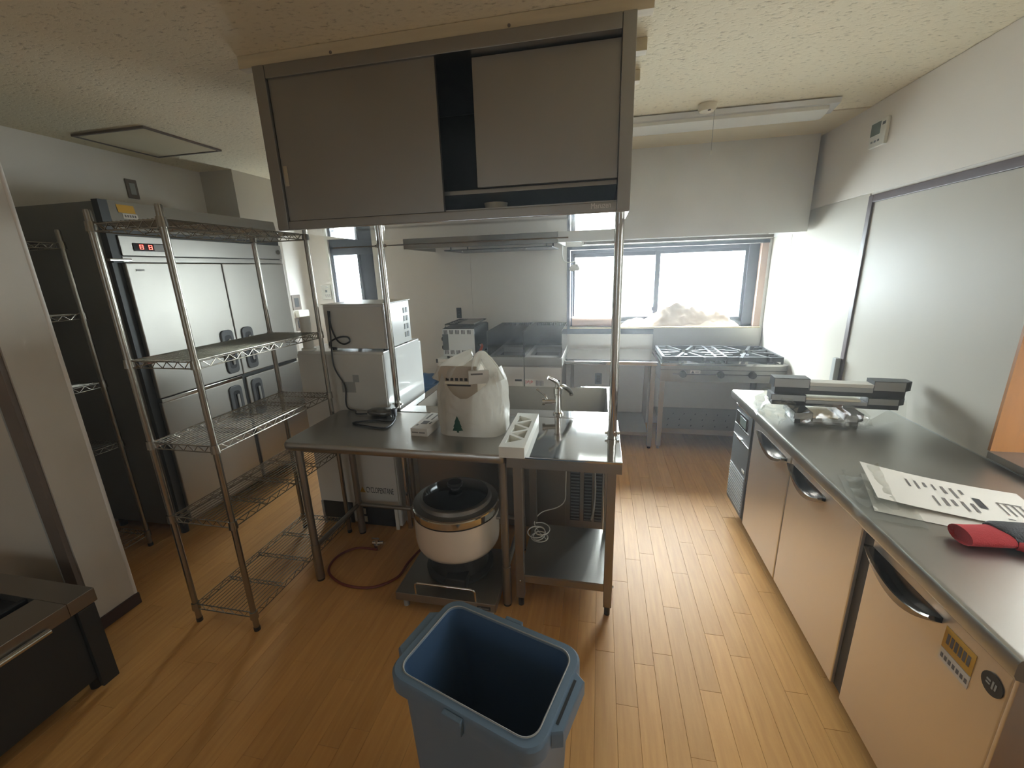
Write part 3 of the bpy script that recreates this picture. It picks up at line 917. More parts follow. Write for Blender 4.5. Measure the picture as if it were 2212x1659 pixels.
for k in range(7):
    m.box(-.10 + k * .024, -.0714, .262, -.10 + k * .024 + .015, -.0702, .276)
m.o('print', INKD, cbx, local=True)['kind'] = 'stuff'
m = MB().box(-.07, -.0714, .235, .05, -.0702, .243)
m.o('print', INKD, cbx, local=True)['kind'] = 'stuff'
lb(-.10, -.0712, .245, .06, -.0703, .258).o('tape_strip', CREAMP, cbx, local=True)
wc = thing('white_tray_carton', 'white folded carton edge inside the plastic bag by its handle', 'box', (-0.612, 1.872, TZ + .275), R(16))
lb(0, 0, -.02, .10, .02, .045, .002).o('carton', STICK, wc, local=True)
lb(.012, -.0006, .025, .07, -.0001, .033).o('slot', INK, wc, local=True)

# white mould tray with triangular pockets
mt = thing('rice_mould', 'long white plastic mould with three pairs of triangular pockets', 'mould', (-0.357, 1.845, TZ))
W_, L_, H_ = .056, .222, .05
m = MB(); b = m.b
ring_o0 = [b.verts.new(p) for p in ((-W_, -L_, 0), (W_, -L_, 0), (W_, L_, 0), (-W_, L_, 0))]
ring_o1 = [b.verts.new(p) for p in ((-W_, -L_, H_), (W_, -L_, H_), (W_, L_, H_), (-W_, L_, H_))]
for i in range(4):
    b.faces.new((ring_o0[i], ring_o0[(i + 1) % 4], ring_o1[(i + 1) % 4], ring_o1[i]))
b.faces.new(ring_o0[::-1])
tri = []
n_t = 5
ys = [-L_ + .028 + i * (2 * L_ - .056) / n_t for i in range(n_t + 1)]
xa, xb = -W_ + .014, W_ - .014
step = (2 * L_ - .05) / 6
for i in range(5):
    y0 = -L_ + .025 + i * step; 
    g = .006
    if i % 2 == 0: tri.append([(xa, y0 + g), (xb, y0 + step), (xa, y0 + 2 * step - g)])
    else: tri.append([(xb, y0 + g), (xa, y0 + step), (xb, y0 + 2 * step - g)][::-1])
edges = [b.edges.get((ring_o1[i], ring_o1[(i + 1) % 4])) for i in range(4)]
for t in tri:
    cx = sum(p[0] for p in t) / 3; cy = sum(p[1] for p in t) / 3
    tv = [b.verts.new((cx + (p[0] - cx) * .82, cy + (p[1] - cy) * .82, H_)) for p in t]
    te = [b.edges.new((tv[i], tv[(i + 1) % 3])) for i in range(3)]
    edges += te
    lo = [b.verts.new((cx + (p[0] - cx) * .66, cy + (p[1] - cy) * .66, .012)) for p in t]
    for i in range(3):
        b.faces.new((tv[i], tv[(i + 1) % 3], lo[(i + 1) % 3], lo[i]))
    b.faces.new(lo)
bmesh.ops.triangle_fill(b, use_beauty=True, edges=edges)
# remove fill inside the pockets
kill = []
for f in b.faces:
    if all(abs(v.co.z - H_) < 1e-6 for v in f.verts):
        c = f.calc_center_median()
        for t in tri:
            cx = sum(p[0] for p in t) / 3; cy = sum(p[1] for p in t) / 3
            q = [(cx + (p[0] - cx) * .82, cy + (p[1] - cy) * .82) for p in t]
            sg = [(q[(i + 1) % 3][0] - q[i][0]) * (c.y - q[i][1]) - (q[(i + 1) % 3][1] - q[i][1]) * (c.x - q[i][0]) for i in range(3)]
            if all(v > 1e-9 for v in sg) or all(v < -1e-9 for v in sg):
                kill.append(f); break
bmesh.ops.delete(b, geom=kill, context='FACES_ONLY')
m.o('mould_body', WHITEP, mt, local=True, smooth=False)

# ------------------------------------------------------------------ rice cooker, steel slab trolley, hose
tr = thing('low_trolley', 'low square steel trolley with a front bar handle under the table', 'trolley', (-0.69, 1.74, 0))
m = MB().box(-.945, 1.548, .055, -.440, 1.95, .100, .004)
m.o('deck', STEELD, tr)
for x in (-.91, -.475):
    for y in (1.585, 1.915):
        m = MB().cyl((x, y, 0), (x, y, .055), .014, 12)
        m.o('foot', GREYL, tr)
m = MB().tube([(-.838, 1.556, .10), (-.838, 1.552, .150), (-.832, 1.551, .162), (-.820, 1.551, .167), (-.556, 1.551, .167), (-.544, 1.551, .162), (-.538, 1.552, .150), (-.538, 1.556, .10)], .0055, 10)
m.o('handle', CHROME, tr)
MB().box(-.53, 1.5465, .064, -.465, 1.5478, .084).o('name_plate', INKD, tr)
text('Maruzen', .016, (-.4975, 1.5462, .074), (1, 0, 0), (0, 0, 1), GREYL, tr, .05)
PX, PY, PR = -.692, 1.80, .215
rc = thing('rice_cooker', 'round cream gas rice cooker with a black domed lid under the table', 'rice cooker', (PX, PY, .1005))
m = MB().lathe(PX, PY, [(.17, .1005), (.175, .12), (.15, .13), (.14, .20), (.15, .235)], 40)
m.box(PX - .02, PY - .19, .1005, PX + .09, PY - .1, .16, .01)
m.o('burner_base', DARKMET, rc)
m = MB().lathe(PX, PY, [(.10, .236), (PR - .035, .240), (PR - .015, .252), (PR - .004, .275), (PR, .31), (PR, .437)], 48, True, True)
m.o('body', POTW, rc)
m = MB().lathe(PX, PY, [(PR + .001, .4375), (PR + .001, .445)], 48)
m.o('black_band', BLACK, rc)  # black ring between body and steel band
m = MB().lathe(PX, PY, [(PR + .002, .4455), (PR + .003, .447), (PR + .003, .478), (PR - .002, .482)], 48)
m.o('steel_band', CHROME, rc)
ld = MB().lathe(PX, PY, [(PR - .003, .4825), (PR - .002, .490), (PR - .02, .493), (.182, .494), (.178, .512), (.165, .520)], 48)
ld = ld.o('lid', STEEL, rc)
m = MB().lathe(PX, PY, [(.165, .5205), (.155, .526), (.12, .534), (.07, .540), (.03, .5425)], 40)
m.o('lid_dome', BLACKG, ld)
m = MB().lathe(PX, PY, [(.022, .543), (.018, .555), (.036, .560), (.040, .572), (.034, .582), (.015, .584)], 24)
m.o('knob', BLACK, ld)
m = MB().box(PX + PR - .01, PY - .03, .405, PX + PR + .035, PY + .03, .42, .005)
m.o('side_handle', STEELD, rc)

hs = thing('gas_hose', 'thin red-brown hose looped on the floor under the dark table', 'hose', (-1.2, 1.8, 0))
m = MB().tube(smooth_path([(-1.26, 1.93, .02), (-1.40, 1.93, .012), (-1.47, 1.84, .010), (-1.44, 1.72, .010), (-1.30, 1.645, .010), (-1.14, 1.65, .010), (-1.04, 1.74, .010), (-1.03, 1.86, .012), (-1.0, 1.98, .02), (-.93, 2.0, .06)], 8), .007, 8)
m.o('tube', REDO, hs)
gc = thing('gas_cock', 'small chrome gas cock on the floor by the freezer', 'valve', (-1.27, 1.95, 0))
m = MB().cyl((-1.275, 1.96, 0), (-1.275, 1.96, .035), .02, 14).cyl((-1.275, 1.96, .035), (-1.275, 1.96, .07), .012, 12).cyl((-1.30, 1.955, .045), (-1.235, 1.965, .045), .011, 10).box(-1.30, 1.945, .07, -1.25, 1.957, .08, .003)
m.o('valve_body', CHROME, gc)

wcv = tag(MB().tube(smooth_path([(-.168, 2.232, .49), (-.17, 2.228, .36), (-.175, 2.225, .27), (-.22, 2.215, .225), (-.31, 2.17, .21), (-.335, 2.07, .195)] +
                         [(-.295 + (.040 + .012 * math.sin(a * .37)) * math.cos(a * .7) + .012 * math.sin(a * .23), 1.97 + (.05 + .012 * math.cos(a * .31)) * math.sin(a * .7), .177 + .0016 * a) for a in range(0, 40)], 4), .0030, 6).o('white_cable', WHITEP),
          'coiled white cable lying on the undershelf of the mirror-topped table', 'cable')
m = MB().tube(smooth_path([(-.008, 2.236, .505), (.0, 2.234, .36), (-.006, 2.234, .22), (-.02, 2.232, .15)]), .006, 8)
tag(m.o('drain_hose', GREYL), 'pale hose hanging down over the louvred back of the cold unit', 'hose')

# ------------------------------------------------------------------ wire shelving
def wire_shelf(label, x0, x1, y0, y1, tiers, H, liner=None):
    t = thing('wire_shelf', label, 'shelf', ((x0 + x1) / 2, (y0 + y1) / 2, 0), group=None)
    for x in (x0, x1):
        for y in (y0, y1):
            m = MB().cyl((x, y, .02), (x, y, H), .0125, 14).cyl((x, y, H), (x, y, H + .004), .0105, 12)
            p = m.o('post', WIRE, t)
            m = MB().cyl((x, y, 0), (x, y, .02), .014, 10)
            m.o('foot', BLACK, p)
            for z in tiers:
                MB().cyl((x, y, z - .028), (x, y, z + .008), .0185, 14, .0165).o('sleeve', WIRE, p)
    for z in tiers:
        m = MB(); r = .0028
        for dz in (0, -.027):
            for a, b_ in (((x0, y0), (x1, y0)), ((x1, y0), (x1, y1)), ((x1, y1), (x0, y1)), ((x0, y1), (x0, y0))):
                m.cyl((a[0], a[1], z + dz), (b_[0], b_[1], z + dz), r, 6, cap=False)
        for a, b_ in (((x0, y0), (x1, y0)), ((x1, y0), (x1, y1)), ((x1, y1), (x0, y1)), ((x0, y1), (x0, y0))):
            Ln = math.hypot(b_[0] - a[0], b_[1] - a[1]); n = max(4, 2 * round(Ln / .07)); zz = []
            for i in range(n + 1):
                f = .03 / Ln + (1 - .06 / Ln) * i / n
                zz.append((a[0] + (b_[0] - a[0]) * f, a[1] + (b_[1] - a[1]) * f, z - (.027 if i % 2 else 0)))
            m.tube(zz, .0022, 5)
        w = m.o('tier_frame', WIRE, t)
        m = MB()
        n = round((x1 - x0) / .021)
        for i in range(1, n):
            x = x0 + (x1 - x0) * i / n
            m.cyl((x, y0, z + .003), (x, y1, z + .003), .0019, 5, cap=False)
        k = max(2, round((y1 - y0) / .22))
        for i in range(1, k):
            y = y0 + (y1 - y0) * i / k
            m.cyl((x0, y, z), (x1, y, z), .0026, 6, cap=False)
            m.cyl((x0, y, z - .02), (x1, y, z - .02), .0026, 6, cap=False)
            zz = [(x0 + (x1 - x0) * q / 12, y, z - (.02 if q % 2 else 0)) for q in range(13)]
            m.tube(zz, .002, 5)
        wg = m.o('wire_grid', WIRE, w); wg['kind'] = 'stuff'
        if liner and abs(z - liner) < .01:
            MB().box(x0 + .016, y0 + .02, z + .0052, x1 - .016, y1 - .02, z + .0065).o('liner', LINER, w)
    return t


wire_shelf('tall chrome wire shelf with five open tiers in front of the big fridge', -1.868, -1.542, 1.318, 2.09,
           (1.812, 1.288, .932, .574, .097), 1.858, 1.288)
wire_shelf('chrome wire shelf standing in the gap behind the white partition', -3.18, -2.722, 1.42, 1.762,
           (1.80, 1.44, 1.06, .70, .10), 1.862)

# ------------------------------------------------------------------ tall fridge
fr = thing('upright_fridge', 'tall four-door stainless commercial fridge with black grip handles', 'fridge', (-2.87, 2.49, 0))
RX, Q0, Q1, FT = -2.54, 1.862, 3.118, 2.022
m = MB().box(XL + .02, Q0, .085, RX - .055, Q1, FT - .012, .004)
m.o('body', FRSIDE, fr)
for y in (Q0 + .06, Q1 - .06):
    for x in (-3.15, RX - .1):
        m = MB().cyl((x, y, 0), (x, y, .085), .022, 12)
        m.o('foot', BLACK, fr)
m = MB().box(RX - .054, Q0, 1.70, RX - .012, Q0 + .045, FT - .004).box(RX - .054, Q0 + .001, .085, RX - .028, Q1 - .001, FT - .02)
m.o('front_frame', DARKMET, fr)
m = MB().prism([(RX - .053, 1.872), (RX - .004, 1.872), (RX - .028, FT), (RX - .053, FT)], 'y', Q0 + .046, Q1 - .002)
top_p = m.o('top_cover', STEEL, fr)
m = MB().box(RX - .052, Q0 + .046, 1.842, RX - .016, Q1 - .002, 1.8715)
m.o('shadow_gap', DARKMET, fr)
m = MB().box(RX - .027, Q0 + .046, 1.737, RX - .002, Q1 - .002, 1.8415, .003)
cp = m.o('control_panel', STEEL, fr)
m = MB().box(RX - .0018, 1.972, 1.762, RX + .003, 2.155, 1.806, .002)
m.o('display', BLACKG, cp)
m = MB().box(RX + .0032, 2.085, 1.766, RX + .0036, 2.150, 1.802)
m.o('display_label', GREYL, cp)
m = MB()
for yc in (2.015, 2.065):
    for (a, b_, c_, d_) in ((-.010, -.012, .010, -.0095), (-.010, -.0012, .010, .0012), (-.010, .0095, .010, .012), (-.010, -.012, -.0075, .012), (.0075, -.012, .010, .012)):
        m.box(RX + .0032, yc + a, 1.785 + b_, RX + .0038, yc + c_, 1.785 + d_)
m.o('led_digits', LED, cp)
m = MB().cyl((RX - .002, 3.075, 1.79), (RX + .006, 3.075, 1.79), .017, 16)
m.o('lock', CHROME, cp)
m = MB().box(RX - .05, Q0 + .046, 1.703, RX - .008, Q1 - .002, 1.733, .002)
m.o('hinge_rail', STEEL, fr)
m = MB().box(RX - .05, Q0 - .02, 1.708, RX - .004, Q0 + .09, 1.722, .002)
m.o('hinge', CHROME, fr)
m = MB().box(RX - .0275, 2.505, .10, RX - .012, 2.535, .915)
m.o('centre_post', DARKMET, fr)
def fr_door(y0, y1, z0, z1, hy0, hy1, hz0, hz1):
    d = MB().box(RX - .0274, y0, z0, RX + .0, y1, z1, .006, 3).o('door', FRDOOR, fr)
    h_ = MB().loft([[(RX + t, y, z) for y, z, _ in rr(hy0 + i, hz0 + i, hy1 - i, hz1 - i, .03 - i, 0)] for t, i in ((.0003, 0), (.010, .001), (.013, .006))]).o('handle', GREYP, d)
    c = (hy0 + hy1) / 2
    m = MB().loft([[(RX + .0132 + t, y, z) for y, z, _ in rr(c - .028 + i, hz0 + .035 + i, c + .028 - i, hz1 - .035 - i, .02, 0)] for t, i in ((.0, 0), (.0006, .001))])
    m.o('grip_recess', BLACK, h_)
    MB().box(RX + .0140, c - .006, hz0 + .06, RX + .024, c + .014, hz1 - .06, .006).o('grip_bar', GREYL, h_)
    return d
fr_door(Q0 + .046, 2.520, .922, 1.70, 2.392, 2.492, .950, 1.255)
fr_door(2.526, Q1 - .003, .922, 1.70, 2.570, 2.668, .950, 1.255)
fr_door(Q0 + .046, 2.505, .10, .895, 2.365, 2.470, .60, .862)
fr_door(2.537, Q1 - .003, .10, .895, 2.566, 2.664, .59, .866)
m = MB().box(RX - .012, Q0 + .045, .896, RX + .006, 2.50, .918, .003)
m.o('chrome_strip', CHROME, fr)
MB().box(RX + .0004, 1.955, 1.655, RX + .003, 2.0, 1.665).o('badge', GREYL, fr)
sy = lambda z: RX - .004 - (z - 1.872) / (FT - 1.872) * .024
def slip(y0, y1, z0, z1, m_):
    MB().face((sy(z0) + .002, y0, z0), (sy(z0) + .002, y1, z0), (sy(z1) + .002, y1, z1), (sy(z1) + .002, y0, z1)).o('sticker', m_, top_p)
slip(1.955, 2.045, 1.962, 2.004, YELLOW); slip(1.972, 2.050, 1.932, 1.960, STICK)
m = MB()
for k in range(5):
    z0, z1 = 1.940, 1.953
    m.face(*[(sy(z) + .003, 1.98 + k * .013 + dy, z) for z, dy in ((z0, 0), (z0, .008), (z1, .008), (z1, 0))])
m.o('sticker_print', INK, top_p)

# ------------------------------------------------------------------ low range at bottom left
lr = thing('low_range', 'low dark steel stock-pot range at the foot of the white partition', 'range', (-2.4, .6, 0))
LX, LY0, LY1, LZ = -1.93, .05, 1.02, .44
m = MB().box(-2.75, LY0, .06, LX - .02, LY1 - .01, LZ - .06, .004)
m.o('body', DARKMET, lr)
m = MB()
for q in ((-2.76, LY0, LX, LY0 + .1), (-2.76, LY1 - .09, LX, LY1), (-2.76, LY0 + .1, -2.66, LY1 - .09), (LX - .16, LY0 + .1, LX, LY1 - .09)):
    m.box(q[0], q[1], LZ - .058, q[2], q[3], LZ, .003)
m.o('top_frame', STEELD, lr)
m = MB().box(-2.66, LY0 + .1, LZ - .058, LX - .16, LY1 - .09, LZ - .03)
m.o('burner_well', IRON, lr)
for i in range(4):
    x = -2.6 + i * .15
    m = MB().box(x, LY0 + .1, LZ - .03, x + .022, LY1 - .09, LZ - .004, .003)
    m.o('grate_bar', IRON, lr)
m = MB().cyl((LX + .012, LY0 + .1, LZ - .05), (LX + .012, .86, LZ - .05), .011, 10)
m.o('front_rail', CHROME, lr)
m = MB().box(LX - .0195, LY1 - .07, .02, LX + .0, LY1 - .012, LZ - .06, .002)
m.o('corner_post', DARKMET, lr)
m = MB()
for x in (-2.7, LX - .06):
    for y in (LY0 + .06, LY1 - .06):
        m.cyl((x, y, 0), (x, y, .06), .02, 10)
feet(m, lr)

# ------------------------------------------------------------------ blue bin
bn = thing('waste_bin', 'blue-grey rectangular plastic waste bin standing open and empty on the wooden floor', 'bin', (-.272, .842, 0), R(-16.8))
hw, hd, BH = .222, .150, .600
m = MB()
L_ = []
for (w, d, z, r) in ((.175, .112, 0, .04), (.18, .117, .004, .045), (.200, .132, BH - .055, .05), (.216, .146, BH - .053, .05), (hw, hd, BH - .046, .052), (hw, hd, BH - .008, .052), (hw - .006, hd - .006, BH, .048),
                     (hw - .022, hd - .022, BH, .04), (hw - .027, hd - .027, BH - .006, .036)):
    L_.append(rr(-w, -d, w, d, r, z, 6))
m.loft(L_, True, False)
m.o('shell', BLUE, bn, local=True)
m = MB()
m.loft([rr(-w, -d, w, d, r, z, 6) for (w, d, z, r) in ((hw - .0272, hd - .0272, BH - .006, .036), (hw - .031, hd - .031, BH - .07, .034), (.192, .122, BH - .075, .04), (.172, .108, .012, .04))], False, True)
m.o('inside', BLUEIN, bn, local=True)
m = MB().loft([rr(-w, -d, w, d, r, z, 6) for (w, d, z, r) in ((hw - .0225, hd - .0225, BH + .0005, .039), (hw - .0245, hd - .0245, BH + .002, .038), (hw - .0265, hd - .0265, BH + .0005, .037))], False, False)
m.o('lid_lip', GREYL, bn, local=True)
for sx in (-1, 1):
    m = MB()
    xs = [(hw + .001, -.085), (hw + .024, -.07), (hw + .026, .07), (hw + .001, .085)]
    m.loft([[(sx * x, y, BH - .050) for x, y in xs], [(sx * x, y, BH - .012) for x, y in xs], [(sx * (x - .003), y * .96, BH - .006) for x, y in xs]])
    h_ = m.o('handle', BLUE, bn, local=True)
    if sx > 0:
        MB().box(hw + .001, -.06, BH - .012, hw + .008, .06, BH - .0052).o('shaded_slit', BLACK, h_, local=True)  # black strip stands for the shadow slit in the handle
m = MB().box(-.028, hd - .002, BH - .05, .028, hd + .012, BH - .004, .003)
m.o('lid_catch', BLUE, bn, local=True)
MB().box(-.028, -hd - .012, BH - .05, .028, -hd + .002, BH - .004, .003).o('lid_catch', BLUE, bn, local=True)

# ------------------------------------------------------------------ refrigerated counter on the right
KX, KZ, KY0, KY1 = .865, .825, .86, 2.765
ct = thing('counter_fridge', 'long three-door stainless refrigerated counter below the wall thermostat', 'counter', (1.18, 1.8, 0))
m = MB().box(KX + .03, KY0 + .01, .10, XR - .02, KY1 - .01, KZ - .06, .002)
m.o('body', DARKMET, ct)
m = MB().box(KX + .0, KY0, .10, XR - .021, KY0 + .0095, KZ - .06, .002)
m.o('side_panel', DOORST, ct)
m = MB().loft([[(x, y, z) for x, z in ((XR - .008, KZ - .055), (XR - .008, KZ), (KX - .020, KZ), (KX - .029, KZ - .004), (KX - .033, KZ - .013), (KX - .033, KZ - .042), (KX - .028, KZ - .052), (KX - .015, KZ - .056))]
               for y in (KY0 - .02, KY1 + .01)])
m.o('worktop', STEELC, ct)
m = MB().box(XR - .0075, KY0 - .02, KZ - .02, XR - .0065, KY1, KZ + .004)
for y in (KY0 + .08, 1.8, KY1 - .08):
    for x in (KX + .08, XR - .1):
        m2 = MB().cyl((x, y, 0), (x, y, .10), .022, 12)
        m2.o('foot', BLACK, ct)
m.o('sealant', GREYL, ct)
def ct_door(y0, y1, hy0, hy1):
    d = MB().box(KX, y0, .095, KX + .028, y1, .748, .004, 3).o('door', DOORST, ct)
    # flat plate coloured as a dark pocket, and crescent grip
    n = 14; zt = .722
    def arc(dep, in_=0.0): return [(hy0 + in_ + (hy1 - hy0 - 2 * in_) * i / n, zt - dep * math.sin(pi * min(1, max(0, .04 + .96 * i / n))) ** .75) for i in range(n + 1)]
    out = arc(.072); inn = arc(.046, .012)
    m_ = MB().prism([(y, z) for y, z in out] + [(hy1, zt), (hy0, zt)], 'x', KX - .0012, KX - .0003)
    m_.o('handle_recess', RECESSREF, d)
    hd_ = MB()
    loops = []
    for i in range(n + 1):
        (yo, zo), (yi, zi) = out[i], inn[i]
        ym = .5 * (yo + yi)
        loops.append([(KX - .0013, yo, zo), (KX - .026, yo, zo + .006), (KX - .028, ym, zi + .002), (KX - .022, yi, zi + .004), (KX - .0013, yi, zi)])
    hd_.loft(loops).o('handle', LIPST, d)
    return d
ct_door(1.955, 2.425, 1.985, 2.325)
ct_door(1.405, 1.943, 1.635, 1.928)
ct_door(.870, 1.345, 1.055, 1.345)
m = MB().box(KX + .012, 1.346, .095, KX + .03, 1.404, .762)
m.o('centre_post', BLACK, ct)
m = MB().box(KX + .010, 1.944, .095, KX + .03, 1.954, .762)
m.o('gap_seal', BLACK, ct)
m = MB().box(KX + .006, 2.426, .095, KX + .03, 2.462, .762)
m.o('gap_seal', BLACK, ct)
un = MB().box(KX, 2.463, .10, KX + .0295, KY1 - .012, .76, .003).o('machine_cover', GREYP, ct)
m = MB().box(KX - .006, 2.52, .635, KX - .0005, KY1 - .05, .715, .002)
m.o('control_display', BLACKG, un)
MB().box(KX - .0075, 2.535, .648, KX - .0062, 2.64, .70).o('display_glass', LCD, un)
m = MB().box(KX - .004, 2.48, .738, KX - .0002, KY1 - .02, .748, .001).box(KX - .004, 2.50, .622, KX - .0002, KY1 - .03, .628, .001)
m.box(KX - .003, 2.47, .55, KX - .0002, 2.60, .554).box(KX - .003, 2.66, .55, KX - .0002, KY1 - .02, .554).box(KX - .008, 2.60, .545, KX - .0002, 2.66, .558, .001)
m.o('chrome_strip', CHROME, un)
m = MB()
for k in range(13):
    z = .125 + k * .0185
    m.box(KX - .004, 2.478, z, KX - .0002, KY1 - .02, z + .0085)
m.o('louvre', GREYL, un)['kind'] = 'stuff'
MB().box(KX - .003, 2.49, .385, KX - .0002, 2.53, .40).o('badge', STICK, un)
m = MB().box(KX - .0012, .952, .655, KX - .0002, 1.040, .715)
m.o('sticker', YELLOW, ct)
m = MB().box(KX - .0012, .952, .618, KX - .0002, 1.040, .653)
m.o('sticker', STICK, ct)
m = MB()
for k in range(7):
    m.box(KX - .0018, .956 + k * .012, .628, KX - .0013, .963 + k * .012, .640)
m.o('sticker_print', INK, ct)
m = MB()
for k in range(6):
    m.box(KX - .0018, .962 + k * .012, .672, KX - .0013, .970 + k * .012, .700)
m.o('sticker_print', INK, ct)
g = MB().cyl((KX - .0003, .905, .690), (KX - .0022, .905, .690), .026, 24).o('round_badge', DARKMET, ct)
m = MB().box(KX - .0028, .893, .682, KX - .0023, .897, .698).box(KX - .0028, .900, .680, KX - .0023, .904, .700).box(KX - .0028, .908, .684, KX - .0023, .918, .688).box(KX - .0028, .908, .692, KX - .0023, .918, .697)
m.o('badge_print', GREYL, g)

# things on the counter
def slab(label, z0, z1, x0, x1, yf, d, band):
    t = thing('wrapped_tray', label, 'tray', ((x0 + x1) / 2, yf + d / 2, z0), R(-4.5))
    w = (x1 - x0) / 2; h_ = z1 - z0; dd = d / 2
    xa, xb = -w + .27 * 2 * w, -w + .73 * 2 * w
    m = MB()
    m.prism([(-w, -dd), (xa, -dd), (xa, dd), (-w, dd)], 'z', h_ * .45, h_)
    m.prism([(xb, -dd), (w - .03, -dd - .0), (w, -dd + .02), (w, dd), (xb, dd)], 'z', h_ * .45, h_)
    m.prism([(-w + .01, -dd + .014), (w - .02, -dd + .014), (w - .02, dd - .004), (-w + .01, dd - .004)], 'z', 0, h_ * .45)
    m.o('tray_body', DARKMET, t, local=True)
    m = MB().box(-w + .002, -dd - .0012, h_ * .45, xa - .002, -dd - .0002, h_ - .003).o('tray_edge', GREYL, t, local=True)
    m = MB().box(xb + .002, -dd - .0012, h_ * .45, w - .032, -dd - .0002, h_ - .003)
    m.o('tray_edge', GREYL, t, local=True)
    m = MB().box(xa + .001, -dd - .004, h_ * .30, xb - .001, dd, h_ * .58, .002)
    m.o('grey_card', GREYL, t, local=True)
    if band:
        for k in range(3):
            m = MB().box(xa + .001, -dd - .002 - .001 * k, h_ * .59 + k * .006, xb - .001, dd - .01, h_ * .59 + k * .006 + .0052, .001)
            m.o('white_sheet', PAPER, t, local=True)
    else:
        m = MB().box(xa + .001, -dd - .002, h_ * .60, xb - .03, dd - .01, h_ * .8, .002)
        m.o('white_sheet', CREAMP, t, local=True)
    return t


slab('small plastic-wrapped grey tray at the very bottom of the tray stack', KZ + .0005, KZ + .062, .950, 1.245, 2.16, .16, False)
slab('lower of the two wide grey trays, with black recess, in the tray stack', KZ + .0625, KZ + .122, .875, 1.445, 2.255, .075, False)
slab('topmost wide grey tray with bright white sheets in its middle', KZ + .1225, KZ + .206, .880, 1.460, 2.255, .075, True)
m = MB()
rnd = random.Random(5)
def film_pt(u, v):
    # crumpled film hugging the left and front of the stack
    a = u * 1.0
    x = .845 + .10 * v + .03 * math.sin(9 * u) ; y = 2.47 - .30 * u
    z = KZ + .004 + .15 * v * (1 - .5 * u)
    return (x + .012 * math.sin(31 * u + 17 * v), y - .05 * (1 - v) * u + .014 * math.sin(23 * v + 11 * u), z + .010 * abs(math.sin(19 * u) * math.sin(13 * v)))
m.grid(film_pt, 14, 10)
def film2(u, v):
    x = .95 + .30 * u; y = 2.15 - .025 * v * (1 - v) * 4 - .02 * (1 - v)
    z = KZ + .003 + .115 * v * (.5 + .5 * math.sin(pi * u) ** .6)
    return (x + .006 * math.sin(20 * v), y + .008 * math.sin(26 * u + 9 * v), z)
m.grid(film2, 14, 8)
def film3(u, v):
    return (1.25 + .24 * u, 2.16 + .13 * u + .02 * v, KZ + .004 + (.01 + .085 * u) * v)
m.grid(film3, 6, 4)
tag(m.o('plastic_wrap', FILM), 'crumpled clear plastic film around the stack of grey trays', 'wrap')
br = MB().box(XR - .05, 2.93, KZ + .005, XR - .02, 2.97, 1.0, .003)
tag(br.o('wall_bracket', GREYL), 'small grey bracket on the wall behind the stack of trays', 'bracket')

pp = []
u_ = Vector((.31, -.085, 0)).normalized(); v_ = Vector((-.075, -.26, 0)).normalized()
org = Vector((.967, 1.665, KZ))
def sheet(name, label, o_, du, dv, z, curl, ang=0):
    M3 = Matrix.Rotation(ang, 3, 'Z')
    uu, vv = M3 @ u_, M3 @ v_
    t = thing(name, label, 'paper', (o_.x, o_.y, KZ))
    def P(a, b_): 
        q = o_ + uu * du * a + vv * dv * b_
        return (q.x, q.y, KZ + z + curl * (1 - a) ** 2 * (.6 + .4 * (1 - b_)))
    m = MB().grid(P, 12, 4); m.solid(.0008)
    m.o('sheet', PAPER, t)
    return t, P
t1, P1 = sheet('printed_sheet', 'lowest white sheet of the papers beside the red glove', org + Vector((.0, -.02, 0)), .40, .285, .0010, .004, R(-4))
t2, P2 = sheet('printed_sheet', 'top printed sheet of the papers with tables and a black label', org, .42, .255, .0055, .038)
m = MB()
def ink(a0, a1, b0, b1):
    q = [Vector(P2(*ab)) + Vector((0, 0, .0016)) for ab in ((a0, b0), (a1, b0), (a1, b1), (a0, b1))]
    m.face(*q)
rnd = random.Random(3)
for i in range(7):
    ink(.28 + i * .055, .286 + i * .055 + rnd.uniform(.004, .014), .22, .22 + rnd.uniform(.12, .30))
    if i > 1: ink(.28 + i * .055, .286 + i * .055 + rnd.uniform(.006, .016), .58, .58 + rnd.uniform(.14, .28))
for k in range(4):
    ink(.79 + k * .04, .80 + k * .04, .42, .72)
ink(.79, .93, .40, .42); ink(.76, .80, .82, .84); ink(.88, .93, .82, .84)
m.o('print', INK, t2)['kind'] = 'stuff'
m = MB(); ink(.655, .70, .40, .66)
m.o('black_label', INKD, t2)
def sleeve(a, b_):
    q = org + Vector((-.055, .0, 0)) + u_ * .10 * a + v_ * (.27 * b_ + .02 * math.sin(9 * a))
    return (q.x, q.y, KZ + .004 + (.045 * a * (1 - .8 * b_)) + .008 * abs(math.sin(11 * b_ + 5 * a)))
m = MB().grid(sleeve, 5, 14)
def sleeve2(a, b_):
    q = org + Vector((-.085, -.04, 0)) + u_ * .17 * a + v_ * .30 * b_
    return (q.x, q.y, KZ + .0025 + .004 * abs(math.sin(13 * a + 6 * b_)))
m.grid(sleeve2, 8, 8)
tag(m.o('document_sleeve', FILM), 'clear plastic sleeve sticking out from under the printed papers', 'sleeve')

